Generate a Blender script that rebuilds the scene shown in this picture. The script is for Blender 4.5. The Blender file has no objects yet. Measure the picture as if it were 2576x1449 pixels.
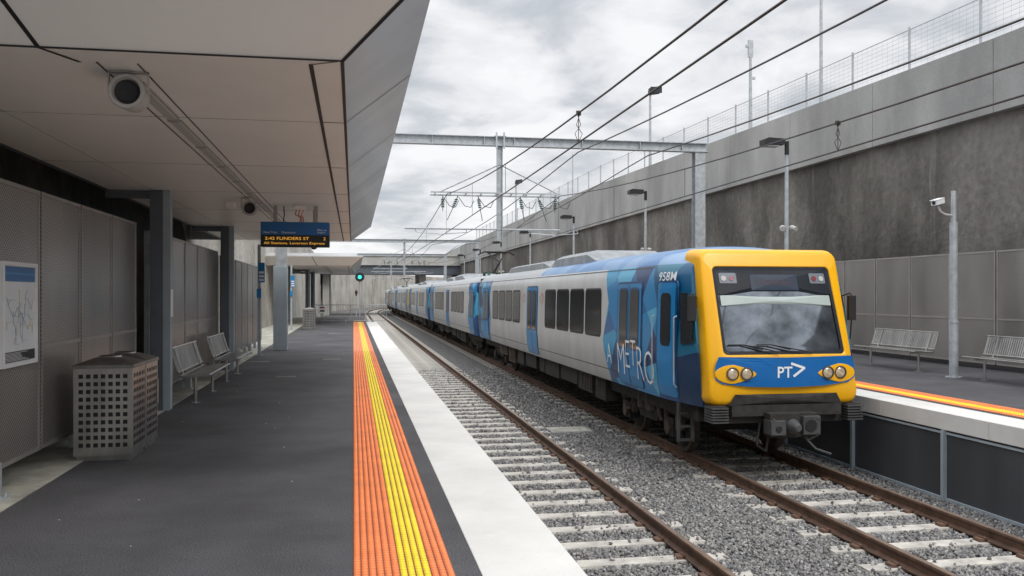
import bpy, math, random
import numpy as np
from mathutils import Vector, Matrix
R=random.Random(7)
scene=bpy.context.scene
COL=scene.collection
CAMZ=1.68
def off(y): return (y-130)**2/540.0 if y>130 else 0.0

# ---------------------------------------------------------------- materials
def newmat(name):
    m=bpy.data.materials.new(name); m.use_nodes=True
    nt=m.node_tree; b=nt.nodes['Principled BSDF']
    return m,nt,b
def N(nt,t,**k):
    n=nt.nodes.new(t)
    for a,v in k.items(): setattr(n,a,v)
    return n
def mat(name,col,rough=.6,metal=0,var=.25,scale=3,stretch=(1,1,1),bump=0,bscale=60,fine=0,fscale=150,emit=None,es=1,spec=.5,col2=None,lo=.35,hi=.65):
    m,nt,b=newmat(name); L=nt.links.new
    b.inputs['Roughness'].default_value=rough; b.inputs['Metallic'].default_value=metal
    b.inputs['Specular IOR Level'].default_value=spec
    tc=N(nt,'ShaderNodeTexCoord'); mp=N(nt,'ShaderNodeMapping'); mp.inputs['Scale'].default_value=stretch
    L(tc.outputs['Object'],mp.inputs[0])
    no=N(nt,'ShaderNodeTexNoise'); no.inputs['Scale'].default_value=scale; no.inputs['Detail'].default_value=7; no.inputs['Roughness'].default_value=.6
    L(mp.outputs[0],no.inputs['Vector'])
    cr=N(nt,'ShaderNodeValToRGB'); cr.color_ramp.elements[0].position=lo; cr.color_ramp.elements[1].position=hi
    a=[max(0,c*(1-var)) for c in col]; z=[min(1,c*(1+var)) for c in col] if col2 is None else col2
    cr.color_ramp.elements[0].color=(*a,1); cr.color_ramp.elements[1].color=(*z,1)
    L(no.outputs['Fac'],cr.inputs[0]); out=cr.outputs[0]
    if fine:
        n2=N(nt,'ShaderNodeTexNoise'); n2.inputs['Scale'].default_value=fscale; n2.inputs['Detail'].default_value=2
        L(tc.outputs['Object'],n2.inputs['Vector'])
        mr=N(nt,'ShaderNodeMapRange'); mr.inputs[1].default_value=.3; mr.inputs[2].default_value=.7; mr.inputs[3].default_value=1-fine; mr.inputs[4].default_value=1+fine
        L(n2.outputs['Fac'],mr.inputs[0])
        mx=N(nt,'ShaderNodeVectorMath',operation='SCALE'); L(out,mx.inputs[0]); L(mr.outputs[0],mx.inputs['Scale']); out=mx.outputs[0]
    L(out,b.inputs['Base Color'])
    if bump:
        n3=N(nt,'ShaderNodeTexNoise'); n3.inputs['Scale'].default_value=bscale; n3.inputs['Detail'].default_value=4
        L(tc.outputs['Object'],n3.inputs['Vector'])
        bp=N(nt,'ShaderNodeBump'); bp.inputs['Strength'].default_value=bump; bp.inputs['Distance'].default_value=.01
        L(n3.outputs['Fac'],bp.inputs['Height']); L(bp.outputs[0],b.inputs['Normal'])
    if emit:
        b.inputs['Emission Color'].default_value=(*emit,1); b.inputs['Emission Strength'].default_value=es
    return m
def perf(name,col,pitch,hole,rough=.45,metal=.5,dark=.12,axis='yz'):
    m,nt,b=newmat(name); L=nt.links.new
    b.inputs['Roughness'].default_value=rough; b.inputs['Metallic'].default_value=metal
    tc=N(nt,'ShaderNodeTexCoord'); mp=N(nt,'ShaderNodeMapping'); s=1/pitch
    mp.inputs['Rotation'].default_value=(math.radians(45),0,0); mp.inputs['Scale'].default_value=(1,1,1)
    L(tc.outputs['Object'],mp.inputs[0])
    sc=N(nt,'ShaderNodeVectorMath',operation='SCALE'); sc.inputs['Scale'].default_value=s; L(mp.outputs[0],sc.inputs[0])
    fr=N(nt,'ShaderNodeVectorMath',operation='FRACTION'); L(sc.outputs[0],fr.inputs[0])
    su=N(nt,'ShaderNodeVectorMath',operation='SUBTRACT'); su.inputs[1].default_value=(.5,.5,.5); L(fr.outputs[0],su.inputs[0])
    mu=N(nt,'ShaderNodeVectorMath',operation='MULTIPLY'); mu.inputs[1].default_value=(0,1,1); L(su.outputs[0],mu.inputs[0])
    le=N(nt,'ShaderNodeVectorMath',operation='LENGTH'); L(mu.outputs[0],le.inputs[0])
    lt=N(nt,'ShaderNodeMath',operation='LESS_THAN'); lt.inputs[1].default_value=hole; L(le.outputs['Value'],lt.inputs[0])
    no=N(nt,'ShaderNodeTexNoise'); no.inputs['Scale'].default_value=.9
    mp2=N(nt,'ShaderNodeMapping'); mp2.inputs['Scale'].default_value=(1,1,.35); L(tc.outputs['Object'],mp2.inputs[0]); L(mp2.outputs[0],no.inputs['Vector'])
    cr=N(nt,'ShaderNodeValToRGB'); cr.color_ramp.elements[0].color=(*[c*.75 for c in col],1); cr.color_ramp.elements[1].color=(*[c*1.25 for c in col],1)
    cr.color_ramp.elements[0].position=.3; cr.color_ramp.elements[1].position=.7
    L(no.outputs['Fac'],cr.inputs[0])
    mx=N(nt,'ShaderNodeMix',data_type='RGBA'); L(lt.outputs[0],mx.inputs[0]); L(cr.outputs[0],mx.inputs[6]); mx.inputs[7].default_value=(*[c*dark for c in col],1)
    L(mx.outputs[2],b.inputs['Base Color'])
    return m

M={}
M['asphalt']=mat('asphalt',(.076,.074,.080),.82,var=.30,scale=.7,bump=.8,bscale=80,fine=.6,fscale=90)
M['coping']=mat('coping_concrete',(.70,.69,.66),.75,var=.08,scale=1.1,bump=.15,bscale=40,fine=.06)
M['conc']=mat('concrete',(.36,.355,.34),.85,var=.2,scale=1.2,bump=.3,bscale=25,fine=.1)
M['coverc']=mat('cover_concrete',(.16,.16,.15),.85,var=.25,scale=3,fine=.2)
M['kerbc']=mat('kerb_concrete',(.42,.41,.35),.85,var=.3,scale=2.5,bump=.3,bscale=30,fine=.1)
M['upconc']=mat('wall_concrete',(.37,.37,.36),.85,var=.2,scale=.45,stretch=(1,1,.4),bump=.15,bscale=12,fine=.06,fscale=20)
M['orange']=mat('tactile_orange',(.90,.25,.07),.5,var=.1,scale=3)
M['yellowt']=mat('tactile_yellow',(.88,.70,.02),.5,var=.08,scale=3)
M['oranged']=mat('tactile_orange_base',(.66,.16,.05),.6,var=.15,scale=3)
M['yellowd']=mat('tactile_yellow_base',(.66,.48,.015),.6,var=.15,scale=3)
M['groove']=mat('tactile_groove',(.30,.07,.03),.7,var=.15,scale=3)
M['white']=mat('white_panel',(.93,.915,.88),.40,var=.03,scale=.8)
M['fascia']=mat('fascia_panel',(.70,.71,.72),.22,metal=.25,var=.10,scale=.7)
M['joint']=mat('joint_black',(.012,.012,.013),.6,var=.1)
M['thin']=mat('joint_grey',(.38,.37,.35),.6,var=.1)
M['perf']=perf('perforated_metal',(.47,.44,.41),.028,.34,rough=.30,metal=.6)
M['perfr']=perf('perforated_metal_pale',(.38,.365,.345),.028,.34,rough=.4,metal=.4)
M['perfd']=perf('dark_mesh',(.10,.105,.115),.028,.30,metal=.2,dark=.3)
M['frame']=mat('screen_frame',(.39,.37,.345),.38,metal=.5,var=.1)
M['steel']=mat('stainless_steel',(.41,.40,.385),.28,metal=.8,var=.22,scale=5,stretch=(1,1,.2))
M['galv']=mat('galvanised_steel',(.47,.50,.52),.48,metal=.35,var=.16,scale=6)
M['colgrey']=mat('column_grey',(.13,.15,.175),.45,metal=.2,var=.08)
M['colpale']=mat('pale_grey_paint',(.36,.42,.46),.5,var=.08)
M['black']=mat('black_plastic',(.018,.018,.02),.5,var=.1)
M['header']=mat('header_band_black',(.016,.02,.027),.35,var=.1,spec=.15)
M['dark']=mat('underframe_dark',(.030,.027,.025),.8,var=.4,scale=6,bump=.3,bscale=20)
M['under2']=mat('underframe_brown',(.070,.055,.043),.8,var=.4,scale=8)
M['glass']=mat('dark_glass',(.022,.025,.029),.09,var=.1,spec=.7)
M['screen']=mat('windscreen_glass',(.17,.19,.215),.05,metal=.9,var=.6,scale=1.3)  # blotchy base colour paints in part of the cloud reflection
M['rail']=mat('rusty_rail',(.13,.075,.05),.7,metal=.2,var=.3,scale=6)
M['railtop']=mat('rail_running_surface',(.30,.22,.17),.4,metal=.6,var=.2,scale=4)
M['sleeper']=mat('sleeper_concrete',(.50,.475,.43),.85,var=.25,scale=4,fine=.15,bump=.3,bscale=40)
M['yellow']=mat('yellow_paint',(.94,.47,.006),.32,var=.03,scale=2)
M['blue']=mat('blue_paint',(.004,.14,.43),.3,var=.06,scale=2)
M['bluelt']=mat('door_blue',(.006,.22,.52),.3,var=.08,scale=2)
M['bluedk']=mat('door_dark_blue',(.004,.06,.18),.3,var=.06,scale=2)
M['whitep']=mat('white_paint',(.86,.87,.88),.4,var=.03)
M['bodyroof']=mat('roof_grey',(.30,.32,.335),.55,var=.2)
M['bluesign']=mat('blue_sign',(.01,.13,.38),.35,var=.04)
M['led']=mat('amber_led',(.4,.2,.02),.5,emit=(1,.48,.06),es=.7)
M['hl']=mat('headlight_glass',(.42,.38,.32),.06,metal=.6,emit=(1,.75,.45),es=.2)
M['red']=mat('red_lens',(.16,.012,.018),.2,emit=(1,.05,.08),es=.01)
M['redtxt']=mat('dim_led_red',(.075,.02,.03),.4)
M['display']=mat('display_panel',(.03,.045,.07),.3,var=.05,spec=.2)
M['green']=mat('green_lens',(.0,.6,.45),.2,emit=(.05,1,.7),es=1.2)
M['visor']=mat('visor',(.40,.46,.44),.3,var=.05,spec=.3)
M['ladder']=mat('steel_dark',(.085,.085,.085),.55,metal=.3)
M['grey']=mat('speaker_grey',(.46,.45,.43),.5,var=.08)
M['orangelogo']=mat('orange_logo',(.75,.17,.08),.4)
M['ins']=mat('insulator',(.05,.16,.13),.3)
M['tube']=mat('light_diffuser',(.50,.50,.48),.4,var=.03)
M['ground']=mat('dirt',(.16,.14,.12),.95,var=.3,scale=.4)
M['bridgec']=mat('bridge_concrete',(.46,.45,.42),.85,var=.12,scale=.4)
M['barrier']=mat('barrier_steel',(.42,.44,.46),.45,metal=.5)
M['poster']=mat('poster_paper',(.80,.84,.87),.35,var=.03)
M['p1']=mat('map_blue',(.40,.52,.68),.5); M['p2']=mat('map_ochre',(.70,.60,.38),.5); M['p3']=mat('map_grey',(.48,.52,.57),.5)

def shot(name,c1,c2,c3,lime=.3):
    m,nt,b=newmat(name); L=nt.links.new
    b.inputs['Roughness'].default_value=.95
    tc=N(nt,'ShaderNodeTexCoord')
    mp=N(nt,'ShaderNodeMapping'); mp.inputs['Scale'].default_value=(1,1,.4); L(tc.outputs['Object'],mp.inputs[0])
    n1=N(nt,'ShaderNodeTexNoise'); n1.inputs['Scale'].default_value=.8; n1.inputs['Detail'].default_value=8; n1.inputs['Roughness'].default_value=.6; L(mp.outputs[0],n1.inputs['Vector'])
    n2=N(nt,'ShaderNodeTexNoise'); n2.inputs['Scale'].default_value=.16; n2.inputs['Detail'].default_value=7; L(tc.outputs['Object'],n2.inputs['Vector'])
    ad=N(nt,'ShaderNodeMath',operation='ADD'); L(n1.outputs['Fac'],ad.inputs[0]); L(n2.outputs['Fac'],ad.inputs[1])
    cr=N(nt,'ShaderNodeValToRGB'); e=cr.color_ramp.elements; e[0].position=.41; e[0].color=(*c1,1); e[1].position=.60; e[1].color=(*c3,1)
    k=e.new(.5); k.color=(*c2,1)
    hf=N(nt,'ShaderNodeMath',operation='MULTIPLY'); hf.inputs[1].default_value=.5; L(ad.outputs[0],hf.inputs[0]); L(hf.outputs[0],cr.inputs[0])
    n3=N(nt,'ShaderNodeTexNoise'); n3.inputs['Scale'].default_value=5; n3.inputs['Detail'].default_value=8; L(tc.outputs['Object'],n3.inputs['Vector'])
    bp=N(nt,'ShaderNodeBump'); bp.inputs['Strength'].default_value=.5; bp.inputs['Distance'].default_value=.08; L(n3.outputs['Fac'],bp.inputs['Height']); L(bp.outputs[0],b.inputs['Normal'])
    mr=N(nt,'ShaderNodeMapRange'); mr.inputs[1].default_value=.3; mr.inputs[2].default_value=.7; mr.inputs[3].default_value=.85; mr.inputs[4].default_value=1.15; L(n3.outputs['Fac'],mr.inputs[0])
    mp4=N(nt,'ShaderNodeMapping'); mp4.inputs['Scale'].default_value=(1,1,.05); L(tc.outputs['Object'],mp4.inputs[0])
    n4=N(nt,'ShaderNodeTexNoise'); n4.inputs['Scale'].default_value=2.2; n4.inputs['Detail'].default_value=3; L(mp4.outputs[0],n4.inputs['Vector'])
    m4=N(nt,'ShaderNodeMapRange'); m4.inputs[1].default_value=.68; m4.inputs[2].default_value=.78; m4.inputs[3].default_value=0; m4.inputs[4].default_value=lime; L(n4.outputs['Fac'],m4.inputs[0])
    sc=N(nt,'ShaderNodeVectorMath',operation='SCALE'); L(cr.outputs[0],sc.inputs[0]); L(mr.outputs[0],sc.inputs['Scale'])
    mx=N(nt,'ShaderNodeMix',data_type='RGBA'); L(m4.outputs[0],mx.inputs[0]); L(sc.outputs[0],mx.inputs[6]); mx.inputs[7].default_value=(.42,.41,.38,1)
    L(mx.outputs[2],b.inputs['Base Color'])
    return m
M['shot']=shot('shotcrete',(.088,.082,.073),(.145,.137,.122),(.225,.214,.194))
M['shot_shade']=shot('shotcrete_shaded',(.05,.047,.042),(.08,.075,.066),(.12,.114,.10),.1)  # darker copy for the stretch behind the canopy, its shade put into the colour
M['shot_skylit']=shot('shotcrete_skylit',(.30,.28,.24),(.42,.40,.36),(.52,.50,.46))  # paler copy for the open stretch of the same wall, skylight in the colour

def gravelmat(name,island):
    m,nt,b=newmat(name); L=nt.links.new
    b.inputs['Roughness'].default_value=.9
    cr=N(nt,'ShaderNodeValToRGB'); e=cr.color_ramp.elements
    e[0].position=0; e[0].color=(.13,.127,.128,1); e[1].position=1; e[1].color=(.42,.41,.40,1)
    for p,c in ((.3,(.185,.182,.184,1)),(.6,(.24,.236,.237,1)),(.8,(.29,.272,.248,1))):
        k=e.new(p); k.color=c
    if island:
        g=N(nt,'ShaderNodeNewGeometry'); L(g.outputs['Random Per Island'],cr.inputs[0]); L(cr.outputs[0],b.inputs['Base Color'])
    else:
        tc=N(nt,'ShaderNodeTexCoord'); v=N(nt,'ShaderNodeTexVoronoi'); v.inputs['Scale'].default_value=26
        L(tc.outputs['Object'],v.inputs['Vector'])
        s=N(nt,'ShaderNodeSeparateColor'); L(v.outputs['Color'],s.inputs[0]); L(s.outputs[0],cr.inputs[0])
        mr=N(nt,'ShaderNodeMapRange'); mr.inputs[1].default_value=.1; mr.inputs[2].default_value=.75; mr.inputs[3].default_value=1.0; mr.inputs[4].default_value=.35; L(v.outputs['Distance'],mr.inputs[0])
        sc=N(nt,'ShaderNodeVectorMath',operation='SCALE'); L(cr.outputs[0],sc.inputs[0]); L(mr.outputs[0],sc.inputs['Scale']); L(sc.outputs[0],b.inputs['Base Color'])
        bp=N(nt,'ShaderNodeBump'); bp.invert=True; bp.inputs['Strength'].default_value=.8; bp.inputs['Distance'].default_value=.03; L(v.outputs['Distance'],bp.inputs['Height']); L(bp.outputs[0],b.inputs['Normal'])
    return m
M['gravel']=gravelmat('ballast_stones',True); M['gravels']=gravelmat('ballast_sheet',False)

def livery(name,a,bb,yf=-9,yb=99,roofb=0,nose=False):
    m,nt,b=newmat(name); L=nt.links.new
    b.inputs['Roughness'].default_value=.3
    tc=N(nt,'ShaderNodeTexCoord'); se=N(nt,'ShaderNodeSeparateXYZ'); L(tc.outputs['Object'],se.inputs[0])
    def mth(op,x,y=None,cl=False):
        n=N(nt,'ShaderNodeMath',operation=op); n.use_clamp=cl
        for i,v in enumerate((x,y)):
            if v is None: continue
            if isinstance(v,(int,float)): n.inputs[i].default_value=v
            else: L(v,n.inputs[i])
        return n.outputs[0]
    y=se.outputs[1]; z=se.outputs[2]
    pp=mth('PINGPONG',z,.75); pp=mth('MULTIPLY',pp,.5)
    f1=mth('LESS_THAN',y,mth('ADD',pp,a)); f2=mth('GREATER_THAN',y,mth('SUBTRACT',bb,pp))
    fb=mth('MAXIMUM',f1,f2)
    def band(ky,kz,ph,per):
        v=mth('ADD',mth('ADD',mth('MULTIPLY',y,ky),mth('MULTIPLY',z,kz)),ph)
        return mth('FLOOR',mth('DIVIDE',v,per))
    b1_=band(1,.75,.2,.95); b2_=band(1,-1.1,.5,1.15); b3_=band(.2,1,.1,.95)
    cb=N(nt,'ShaderNodeCombineXYZ'); L(b1_,cb.inputs[0]); L(b2_,cb.inputs[1]); L(b3_,cb.inputs[2])
    wn=N(nt,'ShaderNodeTexWhiteNoise'); L(cb.outputs[0],wn.inputs['Vector'])
    cr=N(nt,'ShaderNodeValToRGB'); cr.color_ramp.interpolation='CONSTANT'; e=cr.color_ramp.elements
    e[0].position=0; e[0].color=(.003,.04,.15,1); e[1].position=.84; e[1].color=(.08,.44,.68,1)
    for p,c in ((.2,(.004,.13,.36,1)),(.40,(.006,.23,.52,1)),(.56,(.003,.075,.24,1)),(.70,(.015,.33,.60,1))):
        k=e.new(p); k.color=c
    L(wn.outputs['Value'],cr.inputs[0])
    bluecol=cr.outputs[0]
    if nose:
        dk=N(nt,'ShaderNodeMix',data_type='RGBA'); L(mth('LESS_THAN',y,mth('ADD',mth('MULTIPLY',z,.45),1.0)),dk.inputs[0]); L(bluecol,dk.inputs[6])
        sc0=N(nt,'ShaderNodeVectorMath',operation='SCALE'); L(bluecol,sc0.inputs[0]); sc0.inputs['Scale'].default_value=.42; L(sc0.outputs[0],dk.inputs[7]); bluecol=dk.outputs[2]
    no=N(nt,'ShaderNodeTexNoise'); no.inputs['Scale'].default_value=1.5; no.inputs['Detail'].default_value=6
    mp2=N(nt,'ShaderNodeMapping'); mp2.inputs['Scale'].default_value=(1,1,.3); L(tc.outputs['Object'],mp2.inputs[0]); L(mp2.outputs[0],no.inputs['Vector'])
    wr=N(nt,'ShaderNodeValToRGB'); wr.color_ramp.elements[0].color=(.50,.505,.50,1); wr.color_ramp.elements[1].color=(.63,.64,.64,1); wr.color_ramp.elements[0].position=.3;wr.color_ramp.elements[1].position=.65
    L(no.outputs['Fac'],wr.inputs[0])
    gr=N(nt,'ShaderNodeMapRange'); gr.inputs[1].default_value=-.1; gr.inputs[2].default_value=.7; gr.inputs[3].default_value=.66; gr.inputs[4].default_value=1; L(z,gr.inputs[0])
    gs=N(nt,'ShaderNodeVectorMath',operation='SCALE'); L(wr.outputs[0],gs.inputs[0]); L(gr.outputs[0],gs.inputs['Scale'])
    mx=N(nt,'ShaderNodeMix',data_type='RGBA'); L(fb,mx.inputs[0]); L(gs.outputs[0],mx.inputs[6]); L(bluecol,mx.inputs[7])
    rf=mth('GREATER_THAN',z,CAMZ+.50)
    rc=N(nt,'ShaderNodeMix',data_type='RGBA'); L(mth('LESS_THAN',y,roofb),rc.inputs[0]); rc.inputs[6].default_value=(.40,.42,.44,1)
    rb=N(nt,'ShaderNodeMix',data_type='RGBA'); L(wn.outputs['Value'],rb.inputs[0]); rb.inputs[6].default_value=(.03,.17,.42,1); rb.inputs[7].default_value=(.22,.36,.56,1)
    L(rb.outputs[2],rc.inputs[7])
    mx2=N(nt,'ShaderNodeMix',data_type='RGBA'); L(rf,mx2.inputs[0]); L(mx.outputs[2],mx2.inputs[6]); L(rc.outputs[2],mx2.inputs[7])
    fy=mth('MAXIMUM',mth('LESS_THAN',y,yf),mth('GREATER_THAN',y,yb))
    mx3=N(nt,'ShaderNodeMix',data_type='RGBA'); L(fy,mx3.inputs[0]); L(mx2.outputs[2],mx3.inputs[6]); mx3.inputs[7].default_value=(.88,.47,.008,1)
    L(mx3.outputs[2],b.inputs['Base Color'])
    return m

# ---------------------------------------------------------------- mesh builder
class MB:
    def __init__(s): s.V=[];s.F=[];s.M=[]
    def add(s,vs,fs,m=0):
        o=len(s.V); s.V+= [tuple(v) for v in vs]; s.F+=[tuple(i+o for i in f) for f in fs]; s.M+=[m]*len(fs)
    def box(s,x0,x1,y0,y1,z0,z1,m=0):
        x0,x1=sorted((x0,x1));y0,y1=sorted((y0,y1));z0,z1=sorted((z0,z1))
        v=[(x0,y0,z0),(x1,y0,z0),(x1,y1,z0),(x0,y1,z0),(x0,y0,z1),(x1,y0,z1),(x1,y1,z1),(x0,y1,z1)]
        s.add(v,[(0,3,2,1),(4,5,6,7),(0,1,5,4),(1,2,6,5),(2,3,7,6),(3,0,4,7)],m)
    def cyl(s,p0,p1,r0,r1=None,n=10,m=0,cap=True):
        if r1 is None: r1=r0
        p0=Vector(p0);p1=Vector(p1);d=(p1-p0)
        if d.length<1e-6: return
        d.normalize(); a=d.orthogonal().normalized(); b=d.cross(a)
        v=[]
        for p,r in((p0,r0),(p1,r1)):
            for i in range(n):
                t=2*math.pi*i/n; v.append(p+a*(r*math.cos(t))+b*(r*math.sin(t)))
        f=[(i,(i+1)%n,n+(i+1)%n,n+i) for i in range(n)]
        if cap: f+=[tuple(range(n-1,-1,-1)),tuple(range(n,2*n))]
        s.add(v,f,m)
    def tube(s,pts,r,n=8,m=0):
        for i in range(len(pts)-1): s.cyl(pts[i],pts[i+1],r,n=n,m=m)
    def poly(s,pts,m=0): s.add(pts,[tuple(range(len(pts)))],m)
    def prism(s,pts,vec,m=0):
        n=len(pts); vec=Vector(vec); v=[Vector(p) for p in pts]+[Vector(p)+vec for p in pts]
        s.add(v,[tuple(range(n)),tuple(range(2*n-1,n-1,-1))]+[(i,n+i,n+(i+1)%n,(i+1)%n) for i in range(n)],m)
    def sphere(s,c,r,nu=12,nv=8,m=0,sc=(1,1,1)):
        v=[];f=[]
        for j in range(nv+1):
            ph=math.pi*j/nv
            for i in range(nu):
                th=2*math.pi*i/nu
                v.append((c[0]+sc[0]*r*math.sin(ph)*math.cos(th),c[1]+sc[1]*r*math.sin(ph)*math.sin(th),c[2]+sc[2]*r*math.cos(ph)))
        for j in range(nv):
            for i in range(nu):
                f.append((j*nu+i,(j+1)*nu+i,(j+1)*nu+(i+1)%nu,j*nu+(i+1)%nu))
        s.add(v,f,m)
    def rings(s,rs,m=0,close=True,cap0=False,cap1=False):
        n=len(rs[0]); v=[p for r in rs for p in r]; f=[]
        for j in range(len(rs)-1):
            for i in range(n if close else n-1):
                f.append((j*n+i,j*n+(i+1)%n,(j+1)*n+(i+1)%n,(j+1)*n+i))
        if cap0: f.append(tuple(range(n-1,-1,-1)))
        if cap1: f.append(tuple((len(rs)-1)*n+i for i in range(n)))
        s.add(v,f,m)
    def obj(s,name,mats,parent=None,smooth=False,bevel=0,local=False,center=True,sharp=38,**tags):
        V=np.array(s.V,dtype=float)
        loc=Vector((0,0,0))
        if parent is not None:
            if not local: V=V-np.array(wloc(parent))
        elif center:
            mn=V.min(0);mx=V.max(0); loc=Vector(((mn[0]+mx[0])/2,(mn[1]+mx[1])/2,mn[2])); V=V-np.array(loc)
        me=bpy.data.meshes.new(name); me.from_pydata(V.tolist(),[],s.F)
        for k in mats: me.materials.append(M[k] if isinstance(k,str) else k)
        me.polygons.foreach_set('material_index',s.M)
        me.validate(); me.update()
        import bmesh
        bm=bmesh.new(); bm.from_mesh(me)
        if smooth: bmesh.ops.remove_doubles(bm,verts=bm.verts,dist=.00005)
        if len(bm.faces)<60000: bmesh.ops.recalc_face_normals(bm,faces=bm.faces)
        bm.to_mesh(me); bm.free()
        if smooth:
            me.polygons.foreach_set('use_smooth',[True]*len(me.polygons)); me.set_sharp_from_angle(angle=math.radians(sharp))
        o=bpy.data.objects.new(name,me); COL.objects.link(o); o.location=loc
        if parent is not None: o.parent=parent
        if bevel:
            md=o.modifiers.new('bevel','BEVEL'); md.width=bevel; md.segments=2; md.limit_method='ANGLE'
        for k,v in tags.items(): o[k]=v
        return o
def wloc(o):
    l=Vector(o.location); p=o.parent
    while p: l=l+Vector(p.location); p=p.parent
    return l
def root(name,loc,label,category,group=None,kind=None):
    o=bpy.data.objects.new(name,None); COL.objects.link(o); o.location=loc; o.empty_display_size=.3
    o['label']=label; 
    if category: o['category']=category
    if group:o['group']=group
    if kind:o['kind']=kind
    return o
def copy_thing(o,d=(0,0,0),rz=0,parent=None,label=None):
    c=o.copy(); COL.objects.link(c)
    if parent is None:
        c.location=Vector(o.location)+Vector(d); c.rotation_euler=(o.rotation_euler[0],o.rotation_euler[1],o.rotation_euler[2]+rz)
    else: c.parent=parent
    for ch in [x for x in o.children]:
        copy_thing(ch,parent=c)
    if label: c['label']=label
    return c
def text_mesh(txt,w,h,extr=0.004,bold=0):
    cu=bpy.data.curves.new('t','FONT'); cu.body=txt; cu.extrude=0; cu.offset=bold; cu.resolution_u=3
    o=bpy.data.objects.new('t',cu); COL.objects.link(o)
    dg=bpy.context.evaluated_depsgraph_get(); me=bpy.data.meshes.new_from_object(o.evaluated_get(dg))
    bpy.data.objects.remove(o); 
    v=np.array([tuple(x.co) for x in me.vertices]); f=[tuple(p.vertices) for p in me.polygons]
    mn=v.min(0);mx=v.max(0); v=(v-mn); v[:,0]*=w/(mx[0]-mn[0]); v[:,1]*=h/(mx[1]-mn[1]); v[:,2]=0
    return v,f
def put_text(mb,txt,org,ux,uz,w,h,m=0,bold=0):
    v,f=text_mesh(txt,w,h,bold=bold); org=Vector(org);ux=Vector(ux);uz=Vector(uz)
    mb.add([org+ux*a[0]+uz*a[1] for a in v],f,m)
def rtrap(wt,wb,zt,zb,r,n=5,cx=0):
    pts=[]
    for sx,z,w,a0 in((1,zt,wt,0),(-1,zt,wt,90),(-1,zb,wb,180),(1,zb,wb,270)):
        cz=z-r if z==zt else z+r
        for i in range(n+1):
            a=math.radians(a0+90*i/n); pts.append((cx+sx*(w-r)+r*math.cos(a),cz+r*math.sin(a)))
    return pts

# ---------------------------------------------------------------- camera, world
cam=bpy.data.cameras.new('camera'); co=bpy.data.objects.new('camera',cam); COL.objects.link(co)
TH=math.atan(399/2200.)
co.location=(0,0,CAMZ); co.rotation_euler=(math.radians(90),0,-TH)
cam.sensor_width=36; cam.lens=2200/2576*36; cam.shift_y=.006; cam.clip_end=3000; cam.clip_start=.05
scene.camera=co
w=bpy.data.worlds.new('World'); scene.world=w; w.use_nodes=True; nt=w.node_tree; nt.nodes.clear(); L=nt.links.new
sky=N(nt,'ShaderNodeTexSky',sky_type='NISHITA'); sky.sun_disc=False; sky.sun_elevation=math.radians(52); sky.sun_rotation=math.radians(160)
b1=N(nt,'ShaderNodeBackground'); b1.inputs[1].default_value=.12; L(sky.outputs[0],b1.inputs[0])
tc=N(nt,'ShaderNodeTexCoord'); se=N(nt,'ShaderNodeSeparateXYZ'); L(tc.outputs['Generated'],se.inputs[0])
ad=N(nt,'ShaderNodeMath',operation='ADD'); ad.inputs[1].default_value=.22; L(se.outputs[2],ad.inputs[0])
mxm=N(nt,'ShaderNodeMath',operation='MAXIMUM'); mxm.inputs[1].default_value=.08; L(ad.outputs[0],mxm.inputs[0])
dv=N(nt,'ShaderNodeVectorMath',operation='DIVIDE'); L(tc.outputs['Generated'],dv.inputs[0]); cb=N(nt,'ShaderNodeCombineXYZ')
for i in range(3): L(mxm.outputs[0],cb.inputs[i])
L(cb.outputs[0],dv.inputs[1])
no=N(nt,'ShaderNodeTexNoise'); no.inputs['Scale'].default_value=3.3; no.inputs['Detail'].default_value=10; no.inputs['Roughness'].default_value=.54; no.inputs['Distortion'].default_value=.3; L(dv.outputs[0],no.inputs['Vector'])
cr=N(nt,'ShaderNodeValToRGB'); e=cr.color_ramp.elements; e[0].position=.31; e[0].color=(.52,.555,.60,1); e[1].position=.62; e[1].color=(.98,.985,.995,1); k=e.new(.42); k.color=(.68,.705,.74,1); k=e.new(.50); k.color=(.84,.85,.875,1)
L(no.outputs['Fac'],cr.inputs[0])
zr_=N(nt,'ShaderNodeMapRange'); zr_.inputs[1].default_value=.30; zr_.inputs[2].default_value=1.0; zr_.inputs[3].default_value=1.0; zr_.inputs[4].default_value=2.6; L(se.outputs[2],zr_.inputs[0])
b2=N(nt,'ShaderNodeBackground'); L(zr_.outputs[0],b2.inputs[1]); L(cr.outputs[0],b2.inputs[0])
ms=N(nt,'ShaderNodeMixShader'); ms.inputs[0].default_value=.95; L(b1.outputs[0],ms.inputs[1]); L(b2.outputs[0],ms.inputs[2])
wo=N(nt,'ShaderNodeOutputWorld'); L(ms.outputs[0],wo.inputs[0])
sd=bpy.data.lights.new('sun','SUN'); sd.energy=1.3; sd.angle=math.radians(20); sd.color=(1,.97,.93)
so=bpy.data.objects.new('sun',sd); COL.objects.link(so); so.rotation_euler=(math.radians(42),0,math.radians(20)); so.location=(0,0,30)
scene.view_settings.view_transform='Standard'; scene.view_settings.look='None'; scene.view_settings.exposure=0

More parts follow.
